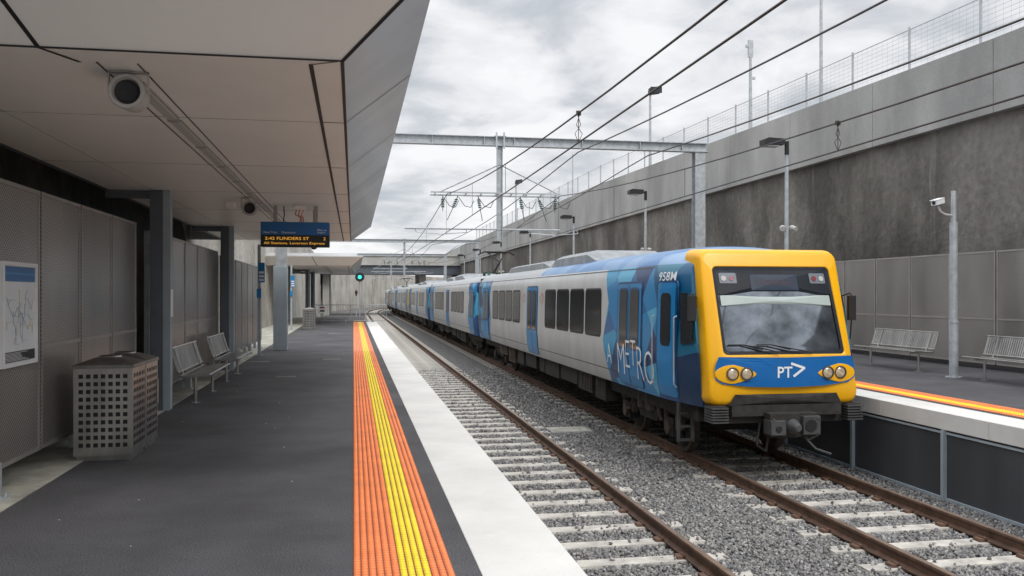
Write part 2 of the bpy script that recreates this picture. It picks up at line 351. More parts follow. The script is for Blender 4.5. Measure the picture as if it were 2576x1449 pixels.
# ---------------------------------------------------------------- ground
def strip(mb,x0f,x1f,ys,z,m=0):
    v=[];f=[]
    for y in ys: v+=[(x0f(y),y,z),(x1f(y),y,z)]
    for i in range(len(ys)-1): f.append((2*i,2*i+1,2*i+3,2*i+2))
    mb.add(v,f,m)
mb=MB(); mb.box(-1500,1500,-300,1500,-1.9,-1.45); mb.obj('ground',['ground'],center=False,kind='structure',label='bare dirt ground under the railway cutting')
YS=[-20,0,20,40,60,80,100,120]+list(range(130,270,8))
mb=MB(); strip(mb,lambda y:-4.2+off(y),lambda y:14.8+off(y),YS,-1.265); mb.obj('gravel',['gravels'],center=False,kind='stuff',label='grey crushed stone ballast under the tracks')
for nm,x0,x1,z in(('street_ground',15.3,400,7.2),('street_ground',-400,-4.9,6.4)):
    mb=MB(); f0=(lambda y,x0=x0:x0+(off(y) if abs(x0)<50 else 0)); f1=(lambda y,x1=x1:x1+(off(y) if abs(x1)<50 else 0))
    strip(mb,f0,f1,YS,z); mb.obj(nm,['ground'],center=False,kind='structure',label='street level ground above the cutting wall')

def stones():
    rng=np.random.default_rng(5)
    P=[]
    for y0,y1,dens,s0,s1 in((7.5,12,1050,.014,.030),(12,18,620,.017,.032),(18,34,230,.024,.038)):
        n=int((y1-y0)*7.0*dens); x=rng.uniform(1.42,8.25,n); y=rng.uniform(y0,y1,n)
        fr=((y-.13)%.685); insl=(fr<.25)
        on=np.zeros(n,bool)
        for c in(2.85,6.58):
            on|=(np.abs(x-c)<1.27)&insl
        edge=np.minimum(np.abs(x-1.6),np.minimum(np.abs(x-4.1),np.abs(x-5.33)))<.25
        keep=(~on)|(rng.random(n)<np.where(edge,.16,.02))
        for rx in(2.05,3.65,5.78,7.38): keep&=np.abs(x-rx)>.085
        lift=np.where(on,.032,0)
        z=-1.262+rng.uniform(-.005,.022,n)+lift
        x=x[keep];y=y[keep];z=z[keep]; s=rng.uniform(s0,s1,len(x))
        P.append(np.stack([x,y,z,s],1))
    P=np.concatenate(P); n=len(P)
    base=np.array([(-1,-1,-1),(1,-1,-1),(1,1,-1),(-1,1,-1),(-1,-1,1),(1,-1,1),(1,1,1),(-1,1,1)],float)*.62
    v=base[None]+rng.uniform(-.38,.38,(n,8,3)); v*=rng.uniform(.7,1.15,(n,1,3))
    ang=rng.uniform(0,6.28,(n,3))
    def rot(v,a,i,j):
        c=np.cos(a)[:,None];s=np.sin(a)[:,None]; vi=v[:,:,i]*c-v[:,:,j]*s; vj=v[:,:,i]*s+v[:,:,j]*c; v=v.copy(); v[:,:,i]=vi; v[:,:,j]=vj; return v
    v=rot(v,ang[:,0],0,1); v=rot(v,ang[:,1]*.5,1,2); v=rot(v,ang[:,2],0,2)
    v=v*P[:,3][:,None,None]; v+=P[:,None,:3]
    f=np.array([(0,3,2,1),(4,5,6,7),(0,1,5,4),(1,2,6,5),(2,3,7,6),(3,0,4,7)])
    F=(f[None]+(np.arange(n)*8)[:,None,None]).reshape(-1,4)
    me=bpy.data.meshes.new('gravel'); me.vertices.add(n*8); me.vertices.foreach_set('co',v.reshape(-1))
    me.loops.add(len(F)*4); me.loops.foreach_set('vertex_index',F.reshape(-1).astype(np.int32))
    me.polygons.add(len(F)); me.polygons.foreach_set('loop_start',np.arange(len(F))*4); 
    me.update(calc_edges=True); me.materials.append(M['gravel'])
    o=bpy.data.objects.new('gravel',me); COL.objects.link(o); o['kind']='stuff'; o['label']='loose grey ballast stones between the rails'
stones()

# ---------------------------------------------------------------- tracks
def track(cx):
    t=root('railway_track',(cx,10,-1.25),'railway track with brown rails on concrete sleepers','railway track',group='parallel railway tracks',kind='structure')
    prof=[(-.07,-1.228),(.07,-1.228),(.07,-1.212),(.012,-1.19),(.012,-1.115),(.036,-1.10),(.036,-1.072),(.028,-1.066),(-.028,-1.066),(-.036,-1.072),(-.036,-1.10),(-.012,-1.115),(-.012,-1.19),(-.07,-1.212)]
    ys=[-6,20,50,90,120,130]+list(range(134,262,4))
    for s in(-.8,.8):
        mb=MB(); n=len(prof)
        rs=[[(cx+s+px+off(y),y,pz) for px,pz in prof] for y in ys]
        mb.rings(rs,0)
        for k in range(len(mb.F)):
            if k%n==7: mb.M[k]=1
        mb.obj('rail',['rail','railtop'],parent=t)
    def sl(mb,y,x):
        a=[(x-1.25,y,-1.30),(x+1.25,y,-1.30),(x+1.25,y+.26,-1.30),(x-1.25,y+.26,-1.30)]
        b=[(x-1.24,y+.02,-1.230),(x+1.24,y+.02,-1.230),(x+1.24,y+.24,-1.230),(x-1.24,y+.24,-1.230)]
        mb.rings([a,b],0,cap0=True,cap1=True)
        for s in(-.8,.8):
            for q in(-1,1):
                mb.box(x+s+q*.085,x+s+q*.155,y+.07,y+.19,-1.232,-1.195,1)
                mb.cyl((x+s+q*.075,y+.06,-1.19),(x+s+q*.075,y+.2,-1.19),.014,n=6,m=1)
    m0=MB(); sl(m0,0,0); y=.13+.685*9
    first=None; i=0
    while i<100:
        if first is None:
            first=m0.obj('sleeper',['sleeper','rail'],parent=t,local=True); first.location=(0,y-10,1.25); 
        else:
            c=first.copy(); c.location=(0,y-10,1.25); COL.objects.link(c)
        y+=.685;i+=1
    mb=MB()
    while y<250: sl(mb,y,cx+off(y)); y+=.685
    mb.obj('sleeper',['sleeper','rail'],parent=t,kind='stuff')
track(2.85); track(6.58)
mb=MB(); mb.box(4.1,5.0,17.9,18.6,-1.28,-1.22); mb.box(4.18,4.92,17.98,18.52,-1.22,-1.212,1)
mb.obj('drain_cover',['conc','kerbc'],label='flat concrete pit cover set in the ballast',category='drain cover')

# ---------------------------------------------------------------- platforms
P=root('platform',(0,20,0),'black asphalt station platform with pale concrete edge','platform',kind='structure')
mb=MB(); mb.box(-2.67,.757,-6,66,-1.4,0); mb.obj('platform_surface',['asphalt'],parent=P)
mb=MB()
y=-6
while y<53.6:
    y1=min(y+2.4,53.7); mb.box(.757,1.375,y,y1-.006,-.28,.003); mb.box(.757,1.30,y,y1,-1.4,-.28,1); y=y1
mb.obj('platform_coping',['coping','conc'],parent=P,bevel=.006)
mb=MB(); mb.box(-4.6,-2.672,-6,66,-1.4,.006); mb.obj('kerb',['kerbc'],parent=P)
def tactile(x0,x1,ya,yb,nc,dome_to,yidx,parent,name='tactile_paving'):
    mb=MB(); sp=(x1-x0)/nc
    mb.box(x0,x1,ya,yb,-.01,.0035,2)
    far=max(ya,dome_to)
    for i in range(nc):
        yy=i in yidx
        c=x0+(i+.5)*sp; 
        if dome_to>ya: mb.box(c-sp*.41,c+sp*.41,ya,dome_to,0,.006,4 if yy else 3)
        mb.box(c-sp*.39,c+sp*.39,far+.001,yb,0,.0065,1 if yy else 0)
    if dome_to>ya:
        n=8; r0=sp*.42; r1=sp*.27
        y=ya
        cs=[(math.cos(2*math.pi*(j+.5)/n),math.sin(2*math.pi*(j+.5)/n)) for j in range(n)]
        while y<dome_to:
            for i in range(nc):
                mm=1 if i in yidx else 0; c=x0+(i+.5)*sp
                v=[(c+r0*a,y+r0*b,.0055) for a,b in cs]+[(c+r1*a,y+r1*b,.0115) for a,b in cs]
                mb.add(v,[(j,(j+1)%n,n+(j+1)%n,n+j) for j in range(n)]+[tuple(range(n,2*n))],mm)
            y+=.052
    return mb.obj(name,['orange','yellowt','groove','oranged','yellowd'],parent=parent)
tactile(0,.6,3.5,53.7,13,26,(6,7,8,9),P)
for x,y,sx,sy in((-1.35,18.3,.20,.35),(-.55,23,.22,.4),(-2.3,22.5,.25,.35),(-.75,38,.3,.5)):
    mb=MB(); mb.box(x-sx,x+sx,y-sy/2,y+sy/2,-.01,.004); mb.obj('pit_cover',['coverc'],parent=P)
mb=MB()
for i in range(18):
    x=R.uniform(-2.5,-.1);y=R.uniform(5,22);r=R.uniform(.003,.008); mb.cyl((x,y,0),(x,y,.003),r,n=6)
mb.obj('paint_speck',['whitep'],parent=P,kind='stuff')

P2=root('platform',(11,20,0),'opposite asphalt platform with pale edge above dark mesh','platform',kind='structure')
mb=MB(); mb.box(8.8,14.8,3,105,-.25,0); mb.box(8.55,14.8,3,105,-1.4,-.25,1); mb.obj('platform_surface',['asphalt','black'],parent=P2)
mb=MB(); y=3
while y<105: mb.box(8.22,8.8,y,y+2.394,-.24,.003); y+=2.4
mb.obj('platform_coping',['coping'],parent=P2,bevel=.006)
tactile(8.93,9.53,3.5,105,13,22,(3,4,5,6),P2)
mb=MB(); mb.box(8.26,8.28,3,105,-1.22,-.245); mb.obj('mesh_infill',['perfd'],parent=P2)
for i in range(12):
    y=4.2+2.3*i; mb=MB(); mb.box(8.20,8.258,y-.03,y+.03,-1.28,-.245); mb.box(8.22,8.258,y+.037,y+2.263,-1.24,-1.2); mb.box(8.235,8.258,y+.037,y+2.263,-.30,-.27); mb.obj('post',['colpale'],parent=P2)

# ---------------------------------------------------------------- cutting walls
def gridwall(name,xf,ys,zs,matk,jit,label,cat='wall',par=None,topf=None,flip=1):
    rg=random.Random(len(ys)); V=[];F=[]
    nz=len(zs)
    for y in ys:
        for j,z in enumerate(zs):
            V.append((xf(z)+off(y)+rg.uniform(-jit,jit),y,z))
    for i in range(len(ys)-1):
        for j in range(nz-1): F.append((i*nz+j,i*nz+j+1,(i+1)*nz+j+1,(i+1)*nz+j))
    mb=MB(); mb.add(V,F)
    return mb.obj(name,[matk],smooth=True,label=label,category=cat) if par is None else mb.obj(name,[matk],parent=par,smooth=True)
ysn=[i*.6 for i in range(-10,200)]+list(range(120,262,3))
zs=[-1.4+.5*i for i in range(17)]
gridwall('retaining_wall',lambda z:-4.35-.03*z,ysn[:52],zs,'shot_shade',.05,'rough sprayed concrete wall coloured dark for canopy shade')
gridwall('retaining_wall',lambda z:-4.35-.03*z,ysn[51:],zs,'shot_skylit',.05,'rough sprayed concrete cutting wall coloured pale for open skylight')
W=root('retaining_wall',(15,60,0),'tall cutting wall, stained sprayed concrete below smooth concrete','wall')
zs2=[-1.4+.5*i for i in range(15)]+[5.95]
gridwall('sprayed_concrete',lambda z:14.95-.02*z,ysn,zs2,'shot',.04,'',par=W)
def wt(y):
    if y<17: return 7.6
    if y<52: return 7.6+(y-17)/35*.75
    return 8.35
mb=MB(); y=-6
while y<255:
    y1=y+4.8; o0=off(y);o1=off(y1)
    a=[(14.62+o0,y,5.9),(15.3+o0,y,5.9),(15.3+o0,y,wt(y)),(14.62+o0,y,wt(y))]
    b=[(14.62+o1,y1-.02,5.9),(15.3+o1,y1-.02,5.9),(15.3+o1,y1-.02,wt(y1)),(14.62+o1,y1-.02,wt(y1))]
    mb.rings([a,b],0,cap0=True,cap1=True)
    y=y1
mb.box(14.7,15.2,-6,130,5.92,7.5,1)
mb.obj('concrete_parapet',['upconc','thin'],parent=W)

# ---------------------------------------------------------------- fence on the wall top
Fn=root('mesh_fence',(14.9,40,8),'galvanised wire mesh fence along the wall top','fence')
mb=MB(); mb.cyl((0,0,0),(0,0,1.25),.035,n=8); 
pm=None; fy=[16.0+2.75*i for i in range(34)]
for y in fy:
    if pm is None:
        pm=mb.obj('post',['galv'],parent=Fn,local=True); c=pm
    else: c=pm.copy(); COL.objects.link(c)
    c.location=(0,y-40,wt(y)-8)
mb=MB()
ffy=[2.3,5,7.75,10.5,13.25]+fy
for i in range(len(ffy)-1):
    y0,y1=ffy[i],ffy[i+1]; z0,z1=wt(y0),wt(y1)
    for k in range(10):
        h=.1+.12*k; mb.cyl((14.9,y0,z0+h),(14.9,y1,z1+h),.0042 if k<9 else .014,n=4,cap=False)
    nv=11
    for k in range(nv):
        t=k/nv; y=y0+(y1-y0)*t; z=z0+(z1-z0)*t; mb.cyl((14.9,y,z+.1),(14.9,y,z+1.18),.0025,n=3,cap=False)
mb.obj('wire_mesh',['galv'],parent=Fn)

# ---------------------------------------------------------------- perforated screens
def screen(x,y0,n,wd,z0,z1,face,label,posts=True,mk='perf'):
    rt=root('metal_screen',(x,y0+n*wd/2,0),label,'screen fence',group='perforated metal screens along the platforms')
    s=face
    for i in range(n):
        a=y0+i*wd+.016; b=y0+(i+1)*wd-.016
        mb=MB(); zm=z0+(z1-z0)*.40
        mb.box(x-.012,x+.012,a,b,z0,z1,0)
        xx=(x+s*.0125,x+s*.022)
        for zz in(z0+.02,zm,z1-.02): mb.box(xx[0],xx[1],a,b,zz-.018,zz+.018,1)
        for yy in(a+.022,b-.022): mb.box(xx[0],xx[1]-s*.002,yy-.02,yy+.02,z0,z1,1)
        mb.obj('panel',[mk,'frame'],parent=rt)
    if posts:
        for i in range(0,n+1,1):
            y=y0+i*wd; xb=x+s*.07
            if i%2: continue
            mb=MB(); mb.box(xb-.045,xb+.045,y-.05,y+.05,0.012,z0+.1); mb.box(xb-.09,xb+.09,y-.11,y+.11,0.006,.02)
            for q in(-.08,.08): mb.cyl((xb+.06,y+q,.02),(xb+.06,y+q,.045),.012,n=6)
            mb.box(x-s*.03,x-s*.1,y-.04,y+.04,.01,z1+.0)
            mb.obj('post',['galv'],parent=rt)
    return rt
screen(-2.95,2.75,8,1.25,.2,2.66,1,'bronze perforated metal screen panels behind the litter bin')
screen(-2.95,13.75,5,1.27,.2,2.62,1,'bronze perforated metal screen panels behind the benches')
screen(-2.95,20.5,7,1.27,.2,2.55,1,'perforated metal screen panels beyond the canopy column')
screen(13.9,8.0,30,1.5,.12,2.64,-1,'perforated metal screen panels below the cutting wall',posts=False,mk='perfr')

# ---------------------------------------------------------------- canopy
def canopy(y0,y1,label):
    Zs=CAMZ+1.5; Zo=CAMZ+1.95; xi=-.07; xo=.50; xl=-3.5; xb=-4.75
    C=root('platform_canopy',(-2,y0,0),label,'canopy',group='platform canopies')
    mb=MB(); ys,ye=y0+.63,y1
    mb.poly([(xl,ys,Zs),(xi,ys,Zs),(xi,ye,Zs),(xl,ye,Zs)],0)
    mb.poly([(xl,ys,Zs),(xl,ye,Zs),(xl,ye,Zo),(xl,ys,Zo)],0)
    mb.obj('soffit',['white'],parent=C)
    mb=MB(); mb.box(xb,xo,y0,ye+.45,Zo+.004,Zo+.06,0); mb.box(xb,xo-.3,y0+.3,ye+.2,Zo+.062,Zo+.2,0); mb.obj('roof',['fascia'],parent=C)
    mb=MB()
    mb.poly([(xi,ys,Zs),(xo,y0,Zo),(xo,ye+.45,Zo),(xi,ye,Zs)],0)
    mb.poly([(xb,ys,Zs),(xi,ys,Zs),(xo,y0,Zo),(xb,y0,Zo)],1)
    mb.poly([(xb,ye,Zs),(xi,ye,Zs),(xo,ye+.45,Zo),(xb,ye+.45,Zo)],1)
    nrm=Vector((.45,0,-.57)).normalized()*.003
    jy=[y0+2.7+2.78*i for i in range(int((y1-y0-2)/2.78))]
    for y in jy:
        a=Vector((xi,y,Zs))+nrm;b=Vector((xo,y,Zo))+nrm; w_=Vector((0,.009,0)); mb.poly([a-w_,a+w_,b+w_,b-w_],2)
    mb.box(xi-.012,xi+.012,ys,ye,Zs-.006,Zs+.004,2)
    n2=Vector((0,-.45,-.63)).normalized()*.004
    a=Vector((xi,ys,Zs));b=Vector((xo,y0,Zo)); d=Vector((.015,-.0,0)); 
    mb.poly([a+n2-d,a+n2+d,b+n2+d,b+n2-d],2)
    a=Vector((-1.88,ys,Zs))+n2;b=Vector((-2.12,y0,Zo))+n2; mb.poly([a-d,a+d,b+d,b-d],2)
    mb.obj('fascia',['fascia','white','joint'],parent=C)
    mb=MB()
    mb.box(-.287,-.259,ys+.12,ye,Zs-.005,Zs+.002,0)
    mb.poly([(-.287,ys+.12,Zs-.004),(-.262,ys+.12,Zs-.004),(xi,ys,Zs-.004),(xi-.03,ys-.0,Zs-.004)],0)
    mb.box(-4.3,xi,ys-.010,ys+.010,Zs-.005,Zs+.002,0)
    mb.poly([(-1.9,ys,Zs-.004),(-1.87,ys,Zs-.004),(-1.72,ys+.32,Zs-.004),(-1.75,ys+.32,Zs-.004)],0)
    for x in(-2.82,): mb.box(x-.005,x+.005,ys,ye,Zs-.003,Zs+.001,1)
    for x in(-1.38,-1.63): mb.box(x-.005,x+.005,ys+.3,ye-.5,Zs-.006,Zs+.002,2)
    for y in jy:
        mb.box(xl,-.29,y-.0025,y+.0025,Zs-.0032,Zs+.001,1); mb.box(-.262,xi-.013,y-.006,y+.006,Zs-.0032,Zs+.001,0)
    mb.obj('panel_joint',['joint','thin','ladder'],parent=C)
    y=ys+.8
    while y<ye-2:
        mb=MB(); mb.box(-1.545,-1.465,y,y+1.25,Zs-.03,Zs-.004,0); mb.box(-1.56,-1.45,y+.0,y+1.25,Zs-.012,Zs-.003,1)
        mb.box(-1.55,-1.46,y+1.25,y+1.33,Zs-.035,Zs-.003,1)
        mb.obj('strip_light',['tube','thin'],parent=C,bevel=.004); y+=1.36
    for cy in [y0+8.2+6.8*i for i in range(3)]:
        if cy>ye: break
        mb=MB(); mb.box(-2.88,-2.62,cy,cy+.012,0,Zs,0); mb.box(-2.88,-2.62,cy+.25,cy+.262,0,Zs,0); mb.box(-2.76,-2.745,cy+.012,cy+.25,0,Zs,0)
        mb.box(-2.635,-2.62,cy+.012,cy+.25,0,Zs,1); mb.box(-2.88,-2.868,cy+.012,cy+.25,0,Zs,0)
        mb.box(-3.5,-2.89,cy+.08,cy+.18,Zs-.11,Zs-.002,0)
        mb.box(-2.70,-2.60,cy-.003,cy-.0005,0,Zs,1)
        mb.obj('column',['colgrey','colpale'],parent=C)
    mb=MB(); mb.box(-3.52,-3.44,ys+.05,ye,Zs-.001,Zs+.3,0)
    mb.obj('gutter',['colgrey'],parent=C)
    return C
C1=canopy(5.1,25.2,'white panelled platform canopy with sloping metal fascia')
canopy(46.5,66,'white canopy beyond the open part of the platform')

# ---------------------------------------------------------------- speakers
def speaker(x,y,z):
    S=root('loudspeaker',(x,y,z+.15),'grey round horn loudspeaker hung under the canopy','loudspeaker',group='loudspeakers under the canopy')
    mb=MB(); n=28
    prof=[(.0,.27),(.07,.27),(.10,.22),(.115,.05),(.118,0),(.112,-.012),(.092,-.012),(.082,.02)]
    rs=[[(x+r*math.cos(2*math.pi*i/n),y+d,z+r*math.sin(2*math.pi*i/n)) for i in range(n)] for d,r in [(b,a) for a,b in prof]]
    mb.rings(rs,0); mb.obj('housing',['grey'],parent=S,smooth=True)
    mb=MB(); mb.rings([[(x+r*math.cos(2*math.pi*i/n),y+d,z+r*math.sin(2*math.pi*i/n)) for i in range(n)] for r,d in((.082,.018),(.06,.03),(.001,.035))],0); mb.obj('grille',['black'],parent=S)
    mb=MB()
    for q in(-.125,.125): mb.box(x+q-.004,x+q+.004,y+.04,y+.08,z,CAMZ+1.496)
    mb.box(x-.129,x+.129,y+.04,y+.08,CAMZ+1.488,CAMZ+1.498); mb.obj('bracket',['grey'],parent=S)
    return S
speaker(-1.49,6.2,CAMZ+1.355); speaker(-1.58,14.0,CAMZ+1.33)
mb=MB(); mb.box(-2.05,-1.9,14.8,14.95,CAMZ+1.42,CAMZ+1.497); mb.box(-2.03,-1.92,14.82,14.93,CAMZ+1.39,CAMZ+1.42); mb.obj('junction_box',['white'],bevel=.01,label='small white junction box fixed to the canopy soffit',category='junction box')

# ---------------------------------------------------------------- departure display
D=root('departure_display',(-.97,15.2,CAMZ+.8),'blue and black electronic departure sign hung from canopy','sign')
z0,z1=CAMZ+.80,CAMZ+1.22
mb=MB(); mb.box(-1.535,-.40,15.2,15.42,z0,z1); mb.obj('housing',['black'],parent=D,bevel=.012)
mb=MB(); mb.box(-1.53,-.405,15.192,15.199,z0+.20,z1-.006); mb.obj('header_panel',['bluesign'],parent=D)
mb=MB()
put_text(mb,'Next Train     Destination',(-1.48,15.188,z0+.225),(1,0,0),(0,0,1),.52,.034)
put_text(mb,'Mins to',(-.60,15.188,z0+.27),(1,0,0),(0,0,1),.15,.034)
put_text(mb,'Depart',(-.60,15.188,z0+.225),(1,0,0),(0,0,1),.13,.034)
mb.obj('header_text',['whitep'],parent=D)
mb=MB(); put_text(mb,'2:42 FLINDERS ST',(-1.46,15.188,z0+.115),(1,0,0),(0,0,1),.72,.05)
put_text(mb,'2',(-.50,15.188,z0+.115),(1,0,0),(0,0,1),.035,.05)
put_text(mb,'All Stations. Laverton Express',(-1.48,15.188,z0+.03),(1,0,0),(0,0,1),1.0,.052)
mb.obj('led_text',['led'],parent=D)
for x in(-1.30,-.63):
    mb=MB(); mb.box(x-.03,x+.03,15.27,15.33,z1,CAMZ+1.497); mb.obj('hanger',['frame'],parent=D)
mb=MB(); mb.box(-.98,-.80,15.2,15.4,CAMZ+1.43,CAMZ+1.497,0); 
for q in range(3):
    mb.tube([(-.95+.06*q,15.25,CAMZ+1.43),(-.97+.05*q,15.24,CAMZ+1.35),(-.88+.02*q,15.26,CAMZ+1.30),(-.90+.03*q,15.3,z1)],.008,6,1)
mb.obj('cable_box',['white','orangelogo','black'],parent=D)
mb=MB(); mb.tube([(-1.16,15.25,CAMZ+1.49),(-1.15,15.24,CAMZ+1.35),(-1.17,15.28,z1)],.01,6,0); mb.obj('cable',['black'],parent=D)
mb=MB(); mb.sphere((-.69,15.9,CAMZ+.86),.07,12,8,0); mb.cyl((-.69,15.9,CAMZ+.9),(-.69,15.9,CAMZ+1.497),.015,m=1); mb.obj('dome_camera',['black','grey'],smooth=True,label='small black dome security camera under the canopy',category='security camera')

# ---------------------------------------------------------------- map poster
Q=root('map_poster',(-2.9,8.4,CAMZ-.63),'framed white network map poster on the metal screen','poster')
za,zb=CAMZ-.63,CAMZ+.28; x=-2.905
mb=MB()
for a in((7.98,8.02,za,zb),(8.76,8.80,za,zb),(8.02,8.76,za,za+.035),(8.02,8.76,zb-.035,zb)): mb.box(x-.02,x+.015,*a)
mb.obj('frame',['whitep'],parent=Q)
mb=MB(); mb.box(x-.015,x,8.021,8.759,za+.036,zb-.036,0); xs=x+.002
def pq(y0,y1,z0,z1,m,o=0): mb.poly([(xs+o,y0,z0),(xs+o,y1,z0),(xs+o,y1,z1),(xs+o,y0,z1)],m)
pq(8.025,8.755,zb-.17,zb-.04,1); pq(8.03,8.75,zb-.11,zb-.09,2,.001); pq(8.025,8.755,za+.04,za+.13,3)
mb.obj('sheet',['poster','bluesign','bluelt','black'],parent=Q)
mb=MB(); rg=random.Random(4)
for i in range(20):
    py,pz=8.4+rg.uniform(-.2,.2),za+.45+rg.uniform(-.15,.15); m_=i%3
    a=rg.choice([0,math.pi/2,math.pi,-math.pi/2])
    for s in range(3):
        l=rg.uniform(.05,.14); ny,nz=py+math.cos(a)*l,pz+math.sin(a)*l
        ny=min(max(ny,8.09),8.69); nz=min(max(nz,za+.19),zb-.24)
        mb.cyl((x+.003,py,pz),(x+.003,ny,nz),.0022,n=4,m=m_); py,pz=ny,nz; a+=rg.choice([0,math.pi/4,-math.pi/4,math.pi/2])
for i in range(7): mb.box(x+.003,x+.004,8.05,8.05+rg.uniform(.2,.6),za+.05+i*.011,za+.054+i*.011,3)
mb.obj('map_lines',['p1','p2','p3','whitep'],parent=Q)

# ---------------------------------------------------------------- bins
def holes_panel(mb,o,u,v,nrm,nu,nv,cw,ch,hs,m0=0,m1=1):
    o=Vector(o);u=Vector(u);v=Vector(v);nrm=Vector(nrm)
    for i in range(nu):
        for j in range(nv):
            a=o+u*(i*cw)+v*(j*ch); q=[a,a+u*cw,a+u*cw+v*ch,a+v*ch]; c=a+u*cw/2+v*ch/2
            inn=[c-u*hs-v*hs,c+u*hs-v*hs,c+u*hs+v*hs,c-u*hs+v*hs]; dp=[p-nrm*.02 for p in inn]
            for k in range(4): mb.poly([q[k],q[(k+1)%4],inn[(k+1)%4],inn[k]],m0); mb.poly([inn[k],inn[(k+1)%4],dp[(k+1)%4],dp[k]],m1)
            mb.poly(dp,m1)
M['lidsteel']=mat('lid_steel',(.22,.21,.20),.35,metal=.8,var=.2,scale=6)
def bin_(x,y,label):
    B=root('litter_bin',(x,y,0),label,'litter bin',group='stainless steel litter bins')
    w=.56; h=.93
    for k,(ya,yb) in enumerate(((0,.56),(.59,1.15))):
        mb=MB(); cw=w/8; ch=(h-.16)/10.
        xa,xb_=x,x+w; Y0,Y1=y+ya,y+yb
        holes_panel(mb,(xa+cw/2,Y0,.12),(1,0,0),(0,0,1),(0,-1,0),7,10,cw,ch,.021)
        for bx in((xa,xa+cw/2),(xb_-cw/2,xb_)): mb.poly([(bx[0],Y0,.05),(bx[1],Y0,.05),(bx[1],Y0,h),(bx[0],Y0,h)])
        mb.poly([(xa+cw/2,Y0,.05),(xb_-cw/2,Y0,.05),(xb_-cw/2,Y0,.12),(xa+cw/2,Y0,.12)])
        mb.poly([(xa+cw/2,Y0,.12+10*ch),(xb_-cw/2,Y0,.12+10*ch),(xb_-cw/2,Y0,h),(xa+cw/2,Y0,h)])
        holes_panel(mb,(xb_,Y0+cw/2,.12),(0,1,0),(0,0,1),(1,0,0),7,10,cw,ch,.021)
        for by in((Y0,Y0+cw/2),(Y1-cw/2,Y1)): mb.poly([(xb_,by[0],.05),(xb_,by[1],.05),(xb_,by[1],h),(xb_,by[0],h)])
        mb.poly([(xb_,Y0+cw/2,.05),(xb_,Y1-cw/2,.05),(xb_,Y1-cw/2,.12),(xb_,Y0+cw/2,.12)])
        mb.poly([(xb_,Y0+cw/2,.12+10*ch),(xb_,Y1-cw/2,.12+10*ch),(xb_,Y1-cw/2,h),(xb_,Y0+cw/2,h)])
        mb.poly([(xa,Y0,.05),(xa,Y1,.05),(xa,Y1,h),(xa,Y0,h)]); mb.poly([(xa,Y1,.05),(xb_,Y1,.05),(xb_,Y1,h),(xa,Y1,h)])
        mb.box(xa+.02,xb_-.02,Y0+.03,Y1-.01,.0,.06,0)
        mb.obj('body',['steel','black'],parent=B)
        mb=MB(); rim=[(xa-.012,Y0-.012),(xb_+.012,Y0-.012),(xb_+.012,Y1+.008),(xa-.012,Y1+.008)]
        c=((xa+xb_)/2,(Y0+Y1)/2)
        r=lambda z,s:[(c[0]+(p[0]-c[0])*s,c[1]+(p[1]-c[1])*s,z) for p in rim]
        mb.rings([r(h,1),r(h+.035,1),r(h+.10,.40)],0,cap1=True)
        mb.obj('lid',['lidsteel'],parent=B,bevel=.004)
        mb=MB(); mb.cyl((c[0],c[1],h+.096),(c[0],c[1],h+.115),.115,.105,n=20,m=0); mb.cyl((c[0],c[1],h+.1145),(c[0],c[1],h+.118),.09,n=20,m=1)
        mb.obj('opening',['lidsteel','black'],parent=B,smooth=True)
    mb=MB(); mb.cyl((x+w+.02,y+1.05,.45),(x+w+.02,y+1.05,.72),.012); mb.cyl((x+w,y+1.05,.47),(x+w+.02,y+1.05,.47),.01); mb.cyl((x+w,y+1.05,.70),(x+w+.02,y+1.05,.70),.01); mb.obj('handle',['steel'],parent=B)
    return B
b=bin_(-2.76,9.4,'double stainless steel litter bin with square holes')
copy_thing(b,(.4,33,0),label='stainless steel litter bin near the far canopy')

# ---------------------------------------------------------------- benches
def bench(x,y,L_,face,label,slats=True):
    B=root('bench',(x,y,0),label,'bench',group='metal platform benches'); s=face
    seat=[(0.46,.455),(.40,.462),(.25,.445),(.10,.43),(.03,.44)]
    back=[(-.0,.50),(-.04,.62),(-.08,.76),(-.11,.86)]
    def sl(pts,name):
        mb=MB()
        k=int(L_/.055)
        for i in range(k):
            yy=i*L_/k
            for j in range(len(pts)-1):
                (a,az),(b_,bz)=pts[j],pts[j+1]
                mb.prism([(x+s*a,y+yy,az),(x+s*b_,y+yy,bz),(x+s*b_,y+yy,bz-.012),(x+s*a,y+yy,az-.012)],(0,.032,0))
        for (a,az) in(pts[0],pts[-1]): mb.cyl((x+s*a,y-.01,az-.008),(x+s*a,y+L_+.01,az-.008),.016,n=8)
        for yy in(y-.005,y+L_*.5,y+L_-.02):
            for j in range(len(pts)-1):
                (a,az),(b_,bz)=pts[j],pts[j+1]
                mb.prism([(x+s*a,yy,az+.004),(x+s*b_,yy,bz+.004),(x+s*b_,yy,bz-.03),(x+s*a,yy,az-.03)],(0,.025,0))
        mb.obj(name,['steel'],parent=B)
    sl(seat,'seat'); sl(back,'backrest')
    for yy in(y+.22,y+L_-.3):
        mb=MB(); mb.cyl((x+s*.22,yy,.0),(x+s*.22,yy,.40),.028,n=10); mb.cyl((x+s*.22,yy,.0),(x+s*.22,yy,.012),.075,n=14)
        mb.box(x+s*.0,x+s*.44,yy-.02,yy+.02,.395,.425); mb.prism([(x+s*.06,yy-.015,.40),(x+s*0.0,yy-.015,.40),(x-s*.12,yy-.015,.84),(x-s*.09,yy-.015,.84)],(0,.03,0))
        mb.obj('leg',['steel'],parent=B)
    return B
bench(-2.62,13.95,2.15,1,'stainless steel slatted bench on two pedestal legs')
bench(-2.62,17.3,2.15,1,'stainless steel slatted bench on two pedestal legs')
bench(12.3,16.9,2.3,-1,'pale metal slatted bench facing the tracks')
